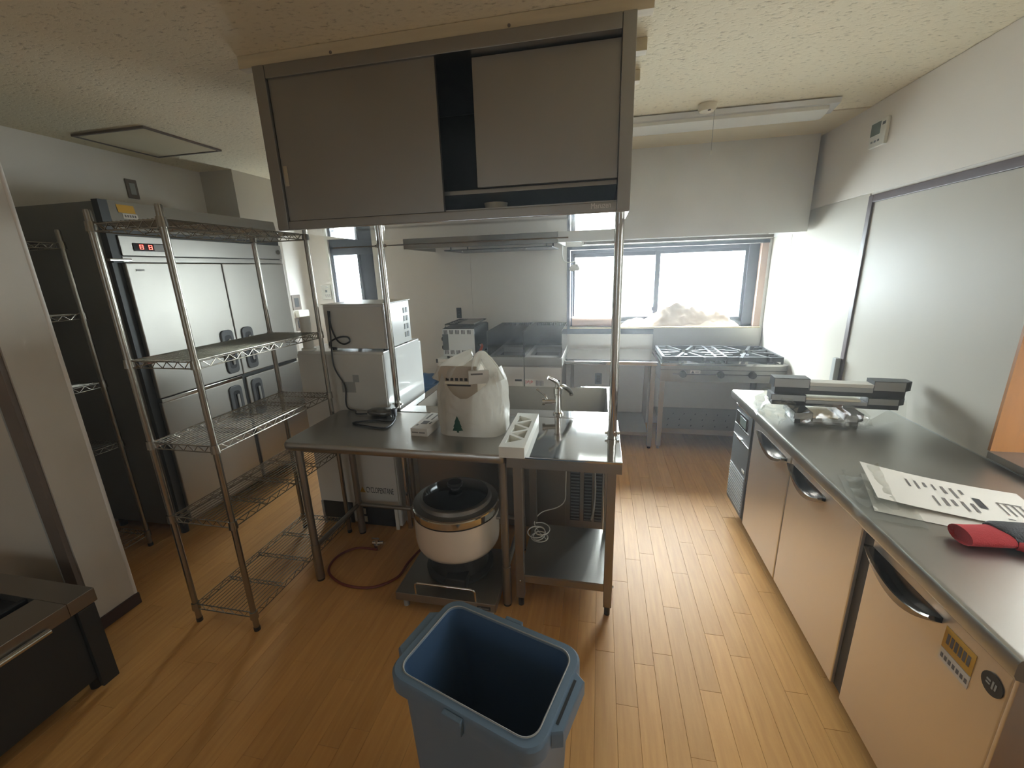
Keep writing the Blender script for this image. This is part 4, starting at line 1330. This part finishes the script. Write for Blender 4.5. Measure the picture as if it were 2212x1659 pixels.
gl = thing('work_glove', 'red and black rubber-coated work glove lying beside the printed papers', 'glove', (1.05, 1.24, KZ))
def gl_loop(c, a, w, h_, n=18):
    ca, sa = math.cos(a), math.sin(a)
    return [(c[0] - sa * w * math.cos(2 * pi * j / n), c[1] + ca * w * math.cos(2 * pi * j / n), max(KZ + .001, c[2] + h_ * math.sin(2 * pi * j / n))) for j in range(n)]
A_ = R(4)
m = MB()
m.loft([gl_loop((1.005 + .005, 1.243, KZ + .022), A_, .034, .019), gl_loop((1.0, 1.243, KZ + .024), A_, .040, .023), gl_loop((1.03, 1.244, KZ + .024), A_, .041, .022), gl_loop((1.07, 1.247, KZ + .025), A_, .043, .022),
        gl_loop((1.10, 1.25, KZ + .026), A_, .046, .022)], True, True)
m.o('cuff', REDG, gl)
m = MB().loft([gl_loop((1.085, 1.262, KZ + .030), A_, .030, .022), gl_loop((1.10, 1.256, KZ + .029), A_, .047, .027), gl_loop((1.14, 1.258, KZ + .028), A_, .050, .027), gl_loop((1.19, 1.262, KZ + .027), A_, .050, .025), gl_loop((1.21, 1.264, KZ + .025), A_, .044, .02)])
m.o('palm', BLKG, gl)
for k, (dy, ln) in enumerate(((-.034, .06), (-.011, .08), (.012, .075), (.034, .06))):
    m = MB().tube(smooth_path([(1.19, 1.264 + dy, KZ + .024), (1.225, 1.267 + dy * 1.1, KZ + .024), (1.21 + ln * .7, 1.27 + dy * 1.15, KZ + .018), (1.21 + ln, 1.272 + dy * 1.15, KZ + .014)]), lambda t: .0125 - .003 * t, 10)
    m.o('finger', BLKG, gl)
m = MB().tube(smooth_path([(1.11, 1.215, KZ + .022), (1.15, 1.195, KZ + .02), (1.18, 1.192, KZ + .016)]), lambda t: .0135 - .003 * t, 10)
m.o('thumb', REDG, gl)

# ------------------------------------------------------------------ back row: stove, table, fryers, white table
GX0, GX1, GY0, GY1, GZ = .525, 1.497, 3.68, 4.33, .80
st = thing('gas_stove', 'three-knob steel gas stove with black cast-iron grates below the window', 'stove', (1.0, 4.0, 0))
m = MB().box(GX0, GY0, GZ - .17, GX1, GY1, GZ - .012, .003)
m.o('body', STEEL, st)
m = MB().box(GX0 - .004, GY0 - .012, GZ - .028, GX1 + .004, GY1, GZ - .006, .003)
m.o('top_plate', STEELB, st)
m = MB().box(GX0, GY0 - .004, GZ - .062, GX1, GY0 - .0005, GZ - .034, .001)
m.o('front_lip', STEEL, st)
m = MB().box(GX0 + .1, GY0 - .003, GZ - .106, GX1 - .06, GY0 - .0005, GZ - .098).box(GX0, GY0 - .003, GZ - .067, GX1, GY0 - .0005, GZ - .063)
m.o('gas_slot', INKD, st)
for x in (.706, 1.002, 1.246):
    m = MB().cyl((x, GY0 - .0035, GZ - .10), (x, GY0 - .03, GZ - .10), .031, 20, .027)
    m.box(x - .005, GY0 - .037, GZ - .125, x + .005, GY0 - .030, GZ - .075, .002)
    m.o('knob', DARKMET, st)
m = MB().box(.765, GY0 - .002, GZ - .095, .845, GY0 - .0005, GZ - .066)
m.o('sticker', STICK, st)
m = MB().prism([(.771, GZ - .093), (.797, GZ - .093), (.784, GZ - .070)], 'y', GY0 - .003, GY0 - .0022)
m.box(.803, GY0 - .003, GZ - .08, .838, GY0 - .0022, GZ - .077).box(.803, GY0 - .003, GZ - .087, .832, GY0 - .0022, GZ - .084)
m.o('warning_mark', INKD, st)
m = MB().box(GX0, GY1 - .012, GZ - .006, GX1, GY1, 1.003, .002)
m.o('back_splash', STEEL, st)
for x in (GX0 + .02, GX1 - .02):
    for y in (GY0 + .02, GY1 - .02):
        m = MB().box(x - .02, y - .02, .03, x + .02, y + .02, GZ - .17, .002)
        lg = m.o('leg', STEEL, st)
        MB().cyl((x, y, 0), (x, y, .03), .014, 10).o('foot', STEELD, lg)
m = MB().box(GX0 + .042, GY0 + .0, .195, GX1 - .042, GY1 - .045, .201, .001).box(GX0 + .042, GY0, .155, GX1 - .042, GY0 + .006, .195, .001)
us = m.o('undershelf', STEELD, st)
m = MB()
for r_ in range(3):
    for k in range(9):
        x = GX0 + .09 + k * .1 + .03 * (r_ % 2); y = GY0 + .07 + r_ * .16
        m.prism([(x, y), (x + .007, y), (x + .02, y + .035), (x + .013, y + .035)], 'z', .2012, .2018)
m.o('slot', INKD, us)
def burner(x, y):
    m = MB().lathe(x, y, [(.075, GZ - .0055), (.078, GZ + .004), (.03, GZ + .006)], 24)
    m.o('drip_ring', STEELB, st)
    m = MB().lathe(x, y, [(.04, GZ + .0062), (.042, GZ + .018), (.02, GZ + .022)], 20)
    m.o('burner_head', IRON, st)
    return
burner(.76, 3.95); burner(1.26, 3.95)
zg = GZ + .034
def bar(m, x0, y0, x1, y1, w=.011, z0=GZ + .014, z1=GZ + .046):
    d = Vector((x1 - x0, y1 - y0)); n = Vector((-d.y, d.x)).normalized() * w
    m.prism([(x0 + n.x, y0 + n.y), (x1 + n.x, y1 + n.y), (x1 - n.x, y1 - n.y), (x0 - n.x, y0 - n.y)], 'z', z0, z1)
for cx in (.76, 1.26):
    m = MB()
    xa, xb, ya, yb = cx - .215, cx + .205, GY0 + .025, 4.22
    for q in ((xa, ya, xb, ya), (xa, yb, xb, yb), (xa, ya, xa, yb), (xb, ya, xb, yb)):
        bar(m, *q, w=.010, z0=GZ + .010)
    for k in range(8):
        a = k * pi / 4 + pi / 8
        ex, ey = math.cos(a), math.sin(a)
        t_ = min(.2 / max(1e-6, abs(ex)), .27 / max(1e-6, abs(ey)))
        bar(m, cx + ex * .06, 3.95 + ey * .06, cx + ex * t_, 3.95 + ey * t_)
    for k in range(4):
        y = ya + .09 + k * .12
        bar(m, xa, y, xa + .07, y); bar(m, xb - .07, y, xb, y)
    for q in ((xa, ya), (xb, ya), (xa, yb), (xb, yb)):
        m.box(q[0] - .008, q[1] - .008, GZ - .006, q[0] + .008, q[1] + .008, GZ + .018)
    m.o('grate', IRON, st)
m = MB()
for k in range(6):
    y = GY0 + .04 + k * .095
    bar(m, .968, y, 1.042, y)
m.o('centre_grate', IRON, st)

t2_ = thing('work_table', 'small steel work table between the fryers and the gas stove', 'table', (.1, 3.95, 0))
m = MB().box(-.292, 3.655, .772, .495, 4.25, .805, .004)
m.o('table_top', STEELB, t2_)
for x in (-.262, .465):
    for y in (3.69, 4.215):
        m = MB().box(x - .019, y - .019, .02, x + .019, y + .019, .772, .002)
        lg = m.o('leg', STEEL, t2_)
        MB().cyl((x, y, 0), (x, y, .02), .015, 10).o('foot', BLACK, lg)
m = MB().box(-.243, 3.69, .15, .446, 4.215, .156).box(-.243, 3.671, .125, .446, 3.69, .156, .001)
m.o('undershelf', STEELD, t2_)

FH0, FY_, FYB = .77, 3.60, 4.24
def fryer(x0, x1, label):
    t = thing('deep_fryer', label, 'fryer', ((x0 + x1) / 2, 3.9, 0), 0, 'twin deep fryers')
    MB().box(x0, FY_ + .008, .08, x1, FYB, FH0 - .002, .002).o('body', STEELD, t)
    m = MB()
    for x in (x0 + .05, x1 - .05):
        for y in (FY_ + .06, FYB - .05):
            m.cyl((x, y, 0), (x, y, .08), .02, 10)
    feet(m, t)
    m = MB()
    for q in ((x0, FY_, x1, FY_ + .09), (x0, FYB - .14, x1, FYB), (x0, FY_ + .09, x0 + .04, FYB - .14), (x1 - .04, FY_ + .09, x1, FYB - .14)):
        m.box(q[0], q[1], FH0, q[2], q[3], .845, .003)
    m.o('deck', STEEL, t)
    MB().box(x0 + .04, FY_ + .09, FH0, x1 - .04, FYB - .14, .795).o('oil_tank', BLACKG, t)
    d = MB().box(x0 + .004, FY_ - .002, .50, x1 - .004, FY_ + .0075, .755, .003).o('front_panel', DOORST, t)
    MB().box(x1 - .085, FY_ - .004, .575, x1 - .02, FY_ - .0022, .622).o('label_plate', STICK, d)
    MB().box(x1 - .085, FY_ - .004, .624, x1 - .02, FY_ - .0022, .642).o('label_head', INKD, d)
    MB().box(x0 + .004, FY_ - .018, .505, x1 - .004, FY_ - .0022, .545, .003).o('front_strip', STEELD, d)
    MB().box(x0 + .004, FY_ - .002, .09, x1 - .004, FY_ + .0075, .496, .003).o('lower_door', DOORST, t)
    sp = MB().box(x0 + .003, FYB - .012, .845, x1 - .003, FYB, 1.075, .002).o('back_guard', GUARD, t)
    m = MB()
    for k in range(16):
        m.box(x0 + .03 + k * .019, FYB - .0145, 1.045, x0 + .04 + k * .019, FYB - .0122, 1.068)
    m.o('vent_slot', BLACK, sp)
    for x in (x0 + .002, x1 - .006):
        MB().prism([(FY_ + .01, .845), (FY_ + .01, 1.075), (FYB - .012, 1.075), (FYB - .012, .845)], 'x', x, x + .004).o('side_guard', GUARD, t)
    return t, d
f1, d1_ = fryer(-.985, -.652, 'deep fryer standing beside the toaster grill, without red print')
f2, d2_ = fryer(-.648, -.312, 'deep fryer with red print on its front, beside the small steel table')
m = MB().box(-.642, FY_ - .004, .575, -.56, FY_ - .0022, .65)
pl = m.o('paper_label', STICK, d2_)
m = MB()
for k in range(6):
    m.box(-.638 + k * .012, FY_ - .005, .60 + .008 * (k % 3), -.632 + k * .012, FY_ - .0042, .635 - .006 * (k % 2))
m.o('red_print', REDI, pl)
m = MB()
for k in range(6):
    m.box(-.545 + k * .012, FY_ - .003, .585, -.540 + k * .012, FY_ - .0022, .635)
m.o('vent_slot', BLACK, d2_)
MB().box(-.60, FY_ - .004, .46, -.55, FY_ - .0022, .49).o('label_plate', STICK, f2)
MB().box(-.72, FY_ - .004, .46, -.68, FY_ - .0022, .49).o('label_plate', STICK, f1)

wt = thing('white_table', 'white side table carrying the toaster grill', 'table', (-1.26, 3.95, 0))
m = MB().box(-1.515, 3.69, .765, -1.0, 4.30, .80, .004)
m.o('table_top', WHITEP, wt)
for x in (-1.485, -1.03):
    for y in (3.72, 4.27):
        m = MB().box(x - .02, y - .02, 0, x + .02, y + .02, .765, .002)
        m.o('leg', WHITEP, wt)
m = MB().box(-1.518, 3.686, .762, -1.50, 3.70, .799, .002)
m.o('corner_cap', BLACK, wt)
ts = thing('toaster_grill', 'white and black salamander grill with slotted end panel on the white table', 'grill', (-1.26, 3.9, .80))
tz = .80
m = MB().box(-1.44, 3.712, tz + .03, -1.125, 4.20, tz + .285, .004)
m.o('case', BLACK, ts)
m = MB().box(-1.442, 3.705, tz + .028, -1.13, 3.7115, tz + .282, .002)
ep = m.o('end_panel', WHITEM, ts)
m = MB()
for zr in (tz + .045, tz + .235):
    for gk in range(5):
        for k in range(3):
            x = -1.425 + gk * .057 + k * .013
            m.box(x, 3.7035, zr, x + .007, 3.7048, zr + .038)
m.o('vent_slot', BLACK, ep)
MB().box(-1.442, 3.7037, tz + .084, -1.385, 3.7047, tz + .234).o('grey_label', GREYP, ep)
m = MB()
for x in (-1.41, -1.15):
    for y in (3.74, 4.16):
        m.cyl((x, y, tz), (x, y, tz + .03), .012, 10)
m.o('foot', BLACK, ts)
for z in (tz + .10, tz + .18):
    MB().cyl((-1.4405, 3.76, z), (-1.468, 3.76, z), .018, 14).o('knob', BLACK, ts)
m = MB().box(-1.43, 3.73, tz + .286, -1.135, 4.19, tz + .292)
for k in range(6):
    m.cyl((-1.42, 3.75 + k * .08, tz + .315), (-1.14, 3.75 + k * .08, tz + .315), .004, 6)
m.tube([(-1.42, 3.74, tz + .29), (-1.42, 3.74, tz + .32), (-1.14, 3.74, tz + .32), (-1.14, 4.18, tz + .32), (-1.42, 4.18, tz + .32), (-1.42, 3.74, tz + .32)], .005, 6)
m.o('top_rack', STEELDK, ts)
m = MB().box(-1.30, 3.75, tz + .322, -1.14, 4.1, tz + .328, .002)
m.o('top_tray', STEELD, ts)
MB().cyl((-1.1245, 3.80, tz + .12), (-1.09, 3.80, tz + .12), .016, 12).o('gas_inlet', CHROME, ts)
m = MB().tube(smooth_path([(-1.092, 3.80, tz + .12), (-1.072, 3.74, tz + .11), (-1.085, 3.665, tz + .05), (-1.12, 3.655, tz - .03), (-1.16, 3.66, tz - .12), (-1.16, 3.66, tz - .35), (-1.12, 3.67, .06), (-1.08, 3.66, .013)]), .0125, 10)
tag(m.o('orange_hose', ORANGE), 'orange gas hose hanging from the toaster grill', 'hose')
bl = thing('blue_crate', 'blue plastic crate behind the sink beside the white table', 'crate', (-1.72, 3.92, 0))
m = MB()
m.loft([rr(-w - 1.72, -d + 3.92, w - 1.72, d + 3.92, .03, z) for w, d, z in ((.13, .17, .0), (.165, .2, .50), (.175, .21, .505), (.175, .21, .54), (.165, .2, .54), (.155, .19, .5), (.125, .16, .01))], True, True)
m.o('crate_shell', BLUEC, bl)
m = MB().grid(lambda u, v: (-1.85 + .26 * u, 3.76 + .3 * v, .53 + .075 * math.sin(pi * u) * math.sin(pi * v) + .01 * math.sin(13 * u + 7 * v)), 10, 10)
m.o('blue_cloth', BLUEC, bl)

# ------------------------------------------------------------------ hoods
def hood(x0, x1, y0, z0, z1, label, shell):
    t = thing('range_hood', label, 'hood', ((x0 + x1) / 2, 3.98, z0))
    m = MB()
    m.box(x0, y0, z0, x1, y0 + .006, z1).box(x0, y0 + .006, z0, x0 + .006, YB - .009, z1).box(x1 - .006, y0 + .006, z0, x1, YB - .009, z1)
    m.o('shell', shell, t)
    m = MB().box(x0 + .006, y0 + .007, z0 + .32, x1 - .006, YB - .01, z0 + .33)
    m.o('inner_top', STEELDK, t)
    m = MB().box(x0 + .006, y0 + .0062, z0, x1 - .006, y0 + .04, z0 + .004).box(x0 + .006, y0 + .036, z0 + .004, x1 - .006, y0 + .04, z0 + .03)
    m.o('gutter', CHROME, t)
    return t
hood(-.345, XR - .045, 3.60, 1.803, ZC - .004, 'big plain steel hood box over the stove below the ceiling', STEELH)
hl = hood(-1.70, -.350, 3.60, 1.80, ZC - .004, 'smaller steel hood with a hanging filter tray over the deep fryers', STEELM)
m = MB().box(-1.35, 3.66, 1.772, -.40, 4.25, 1.782, .002)
for x in (-1.3, -.45):
    for y in (3.7, 4.2):
        m.cyl((x, y, 1.782), (x, y, 2.115), .006, 6)
m.o('filter_tray', STEELDK, hl)
for k in range(5):
    MB().cyl((-1.2 + k * .19, 3.70, 1.7715), (-1.2 + k * .19, 3.70, 1.766), .008, 8).o('bolt', CHROME, hl)
gt = thing('steel_gutter', 'narrow steel grease gutter just above the window', 'gutter', (.6, 4.1, 1.77))
m = MB().box(-.14, 3.66, 1.776, 1.27, 3.72, 1.800, .002)
m.o('channel', STEEL, gt)
m = MB().box(-.155, 3.655, 1.772, -.1405, 3.725, 1.8, .001)
m.o('end_cap', CHROME, gt)
ga = thing('gas_alarm', 'small white box with a bent cable hanging in front of the window', 'detector', (-.23, 4.05, 1.6))
m = MB().prism([(-.285, 1.59), (-.265, 1.625), (-.21, 1.632), (-.185, 1.59), (-.20, 1.57), (-.275, 1.57)], 'y', 4.0, 4.06)
m.o('case', WHITEP, ga)
m = MB().tube(smooth_path([(-.345, 4.02, 1.80), (-.345, 4.02, 1.70), (-.32, 4.02, 1.655), (-.26, 4.02, 1.648), (-.235, 4.02, 1.655), (-.228, 4.02, 1.64), (-.235, 4.02, 1.60)]), .005, 8)
m.o('cable', WHITEP, ga)
m = MB().cyl((-.262, 3.9995, 1.615), (-.262, 3.998, 1.615), .003, 8).cyl((-.215, 3.9995, 1.615), (-.215, 3.998, 1.615), .003, 8)
m.o('screw', INKD, ga)

# paper on the window sill
pr_ = thing('paper_roll', 'brown paper roll lying on the window sill beside the kraft paper', 'roll', (-.05, YB + .03, WZ0))
m = MB().cyl((-.275, YB + .028, WZ0 + .052), (.20, YB + .028, WZ0 + .052), .050, 28)
m.o('roll', ROLLP, pr_)
m = MB()
hp = [(0, .006), (.05, .04), (.14, .075), (.22, .06), (.30, .11), (.38, .17), (.46, .19), (.52, .205), (.60, .195), (.70, .165), (.80, .145), (.88, .13), (.97, .11), (1, .03)]
def ridge(u):
    for (a, h0), (b_, h1) in zip(hp, hp[1:]):
        if a <= u <= b_: return h0 + (h1 - h0) * (u - a) / (b_ - a)
    return .02
def heap(u, v):
    x = .215 + 1.03 * u
    c = noise.noise(Vector((u * 9, v * 2.2, 3.1))); c2 = noise.noise(Vector((u * 21, v * 5, 8.7)))
    y = YB - .022 + .098 * v + .012 * c
    z = WZ0 + .004 + ridge(u) * min(1, 1.25 * v + .02) * (1 + .22 * (abs(c) - .2) + .10 * c2) + .010 * abs(c2) * (v > .02)
    return (x, y, max(WZ0 + .003, z))
m.grid(heap, 90, 18)
def flap(u, v):
    c = noise.noise(Vector((u * 6, v * 2, 1.3)))
    return (.62 + .68 * u, YB - .028 + .05 * v, WZ0 + .004 + (.012 + .075 * max(0, math.sin(pi * min(1, u * 1.02))) ** .5 * (.45 + .55 * u)) * v + .012 * abs(c) * v)
m.grid(flap, 40, 8)
tag(m.o('kraft_paper', KRAFT), 'crumpled heap of kraft paper along the window sill above the stove', 'paper')

# ------------------------------------------------------------------ small wall and ceiling fittings
cl = thing('ceiling_light', 'long white strip light fitting on the ceiling in front of the hood', 'lamp', (.62, 2.99, ZC))
m = MB().prism([(2.875, ZC - .0065), (2.885, ZC - .030), (2.985, ZC - .052), (3.085, ZC - .030), (3.095, ZC - .0065)], 'x', -.03, 1.245)
m.o('housing', WHITEM, cl)
m = MB().prism([(2.90, ZC - .034), (2.90, ZC - .052), (2.93, ZC - .066), (2.985, ZC - .074), (3.04, ZC - .066), (3.07, ZC - .052), (3.07, ZC - .034), (2.985, ZC - .0525)], 'x', .0, 1.20)
m.o('diffuser', WHITEP, cl)
ps = thing('pull_switch', 'round cream ceiling switch with a hanging pull cord', 'switch', (.555, 2.80, ZC))
m = MB().lathe(.555, 2.80, [(.048, ZC - .001), (.048, ZC - .02), (.040, ZC - .036), (.02, ZC - .040)], 28)
m.o('rose', CREAMP, ps)
m = MB().cyl((.59, 2.785, ZC - .03), (.59, 2.785, 2.21), .0012, 6)
m.o('cord', GREYL, ps)
m = MB().cyl((.59, 2.785, 2.21), (.59, 2.785, 2.19), .004, 10)
m.o('cord_knob', WHITEP, ps)
m = MB().cyl((.56, 2.77, ZC - .041), (.56, 2.77, ZC - .034), .008, 10)
m.o('cord_hole', JAMB, ps)

def plate(x, y0, y1, z0, z1): pass
th = thing('thermostat', 'white wall thermostat with grey display high above the framed doorway', 'thermostat', (XR, 2.97, 2.26))
xw = XR - .0065
m = MB().box(xw - .018, 2.895, 2.20, xw, 3.04, 2.335, .005)
m.o('case', WHITEP, th)
MB().box(xw - .0195, 2.945, 2.262, xw - .0182, 3.03, 2.325).o('display', LCD, th)
m = MB()
for k in range(3):
    m.box(xw - .0195, 2.94 + k * .03, 2.225, xw - .0182, 2.955 + k * .03, 2.235)
m.box(xw - .0195, 2.905, 2.30, xw - .0182, 2.93, 2.315)
m.o('button', GREYP, th)
rm = thing('remote_panel', 'white water-heater control panel beside the small window', 'control panel', (-3.03, YB, 1.41))
m = MB().box(-3.095, YB - .022, 1.335, -2.975, YB, 1.495, .005)
m.o('case', WHITEP, rm)
MB().box(-3.045, YB - .0235, 1.415, -3.02, YB - .0222, 1.44).o('display', INKD, rm)
m = MB()
for k in range(3):
    for j in range(2):
        m.box(-3.05 + k * .025, YB - .0235, 1.36 + j * .02, -3.038 + k * .025, YB - .0222, 1.368 + j * .02)
m.box(-3.04, YB - .0235, 1.465, -3.0, YB - .0222, 1.472)
m.o('button', GREYP, rm)

def outlet_back(x, z, w, h_, label, matp, y=YB - .0065):
    t = thing('wall_outlet', label, 'outlet', (x, y, z), 0, 'wall outlets')
    MB().box(x - w / 2, y - .009, z - h_ / 2, x + w / 2, y, z + h_ / 2, .003).o('cover_plate', matp, t)
    MB().box(x - w * .28, y - .0115, z - h_ * .32, x + w * .28, y - .0092, z + h_ * .32, .001).o('socket_insert', BLACK, t)
    m = MB()
    for dz in (-.02, .012):
        for dx in (-.006, .006):
            m.box(x + dx - .001, y - .0121, z + dz, x + dx + .001, y - .0117, z + dz + .008)
    m.o('slot', GREYL, t)
    return t
outlet_back(-1.48, 1.167, .055, .11, 'black wall outlet above the toaster grill', DARKMET)
outlet_back(.004, .47, .07, .12, 'grey wall outlet under the small steel table', GREYP)
def outlet_left(y, z, label, matp, w=.075, h_=.125, plug=False):
    t = thing('wall_outlet', label, 'outlet', (XL, y, z), 0, 'wall outlets')
    MB().box(XL, y - w / 2, z - h_ / 2, XL + .01, y + w / 2, z + h_ / 2, .003).o('cover_plate', matp, t)
    MB().box(XL + .0102, y - w * .25, z - h_ * .3, XL + .0125, y + w * .25, z + h_ * .3, .001).o('socket_insert', GREYL if plug else BLACK, t)
    return t
outlet_left(2.605, 2.225, 'brown wall switch plate above the big fridge near the ceiling', JAMB, .075, .125, True)
outlet_left(4.07, 1.325, 'upper of the two dark outlet plates beside the big fridge', JAMB, .13, .16)
outlet_left(4.07, 1.09, 'lower of the two dark outlet plates beside the big fridge', JAMB, .13, .14)
m = MB().box(XL + .001, 4.03, 1.165, XL + .05, 4.2, 1.24, .008)
tag(m.o('plug_adapter', WHITEP), 'white plug adapter between the two dark outlet plates beside the fridge', 'plug')

# added scattering volume imitating lens glare around the bright window (box reaches just past the walls)
m = MB().box(XL - .3, YF - .3, -.3, XR + .5, YB + .3, ZC + .3)
hm = bpy.data.materials.new('glare_volume'); hm.use_nodes = True
nt = hm.node_tree; nt.nodes.clear()
o_ = nt.nodes.new('ShaderNodeOutputMaterial'); v = nt.nodes.new('ShaderNodeVolumeScatter')
v.inputs['Density'].default_value = .026; v.inputs['Anisotropy'].default_value = .62
nt.links.new(v.outputs[0], o_.inputs['Volume'])
struct(m.o('glare_volume', hm, smooth=False))
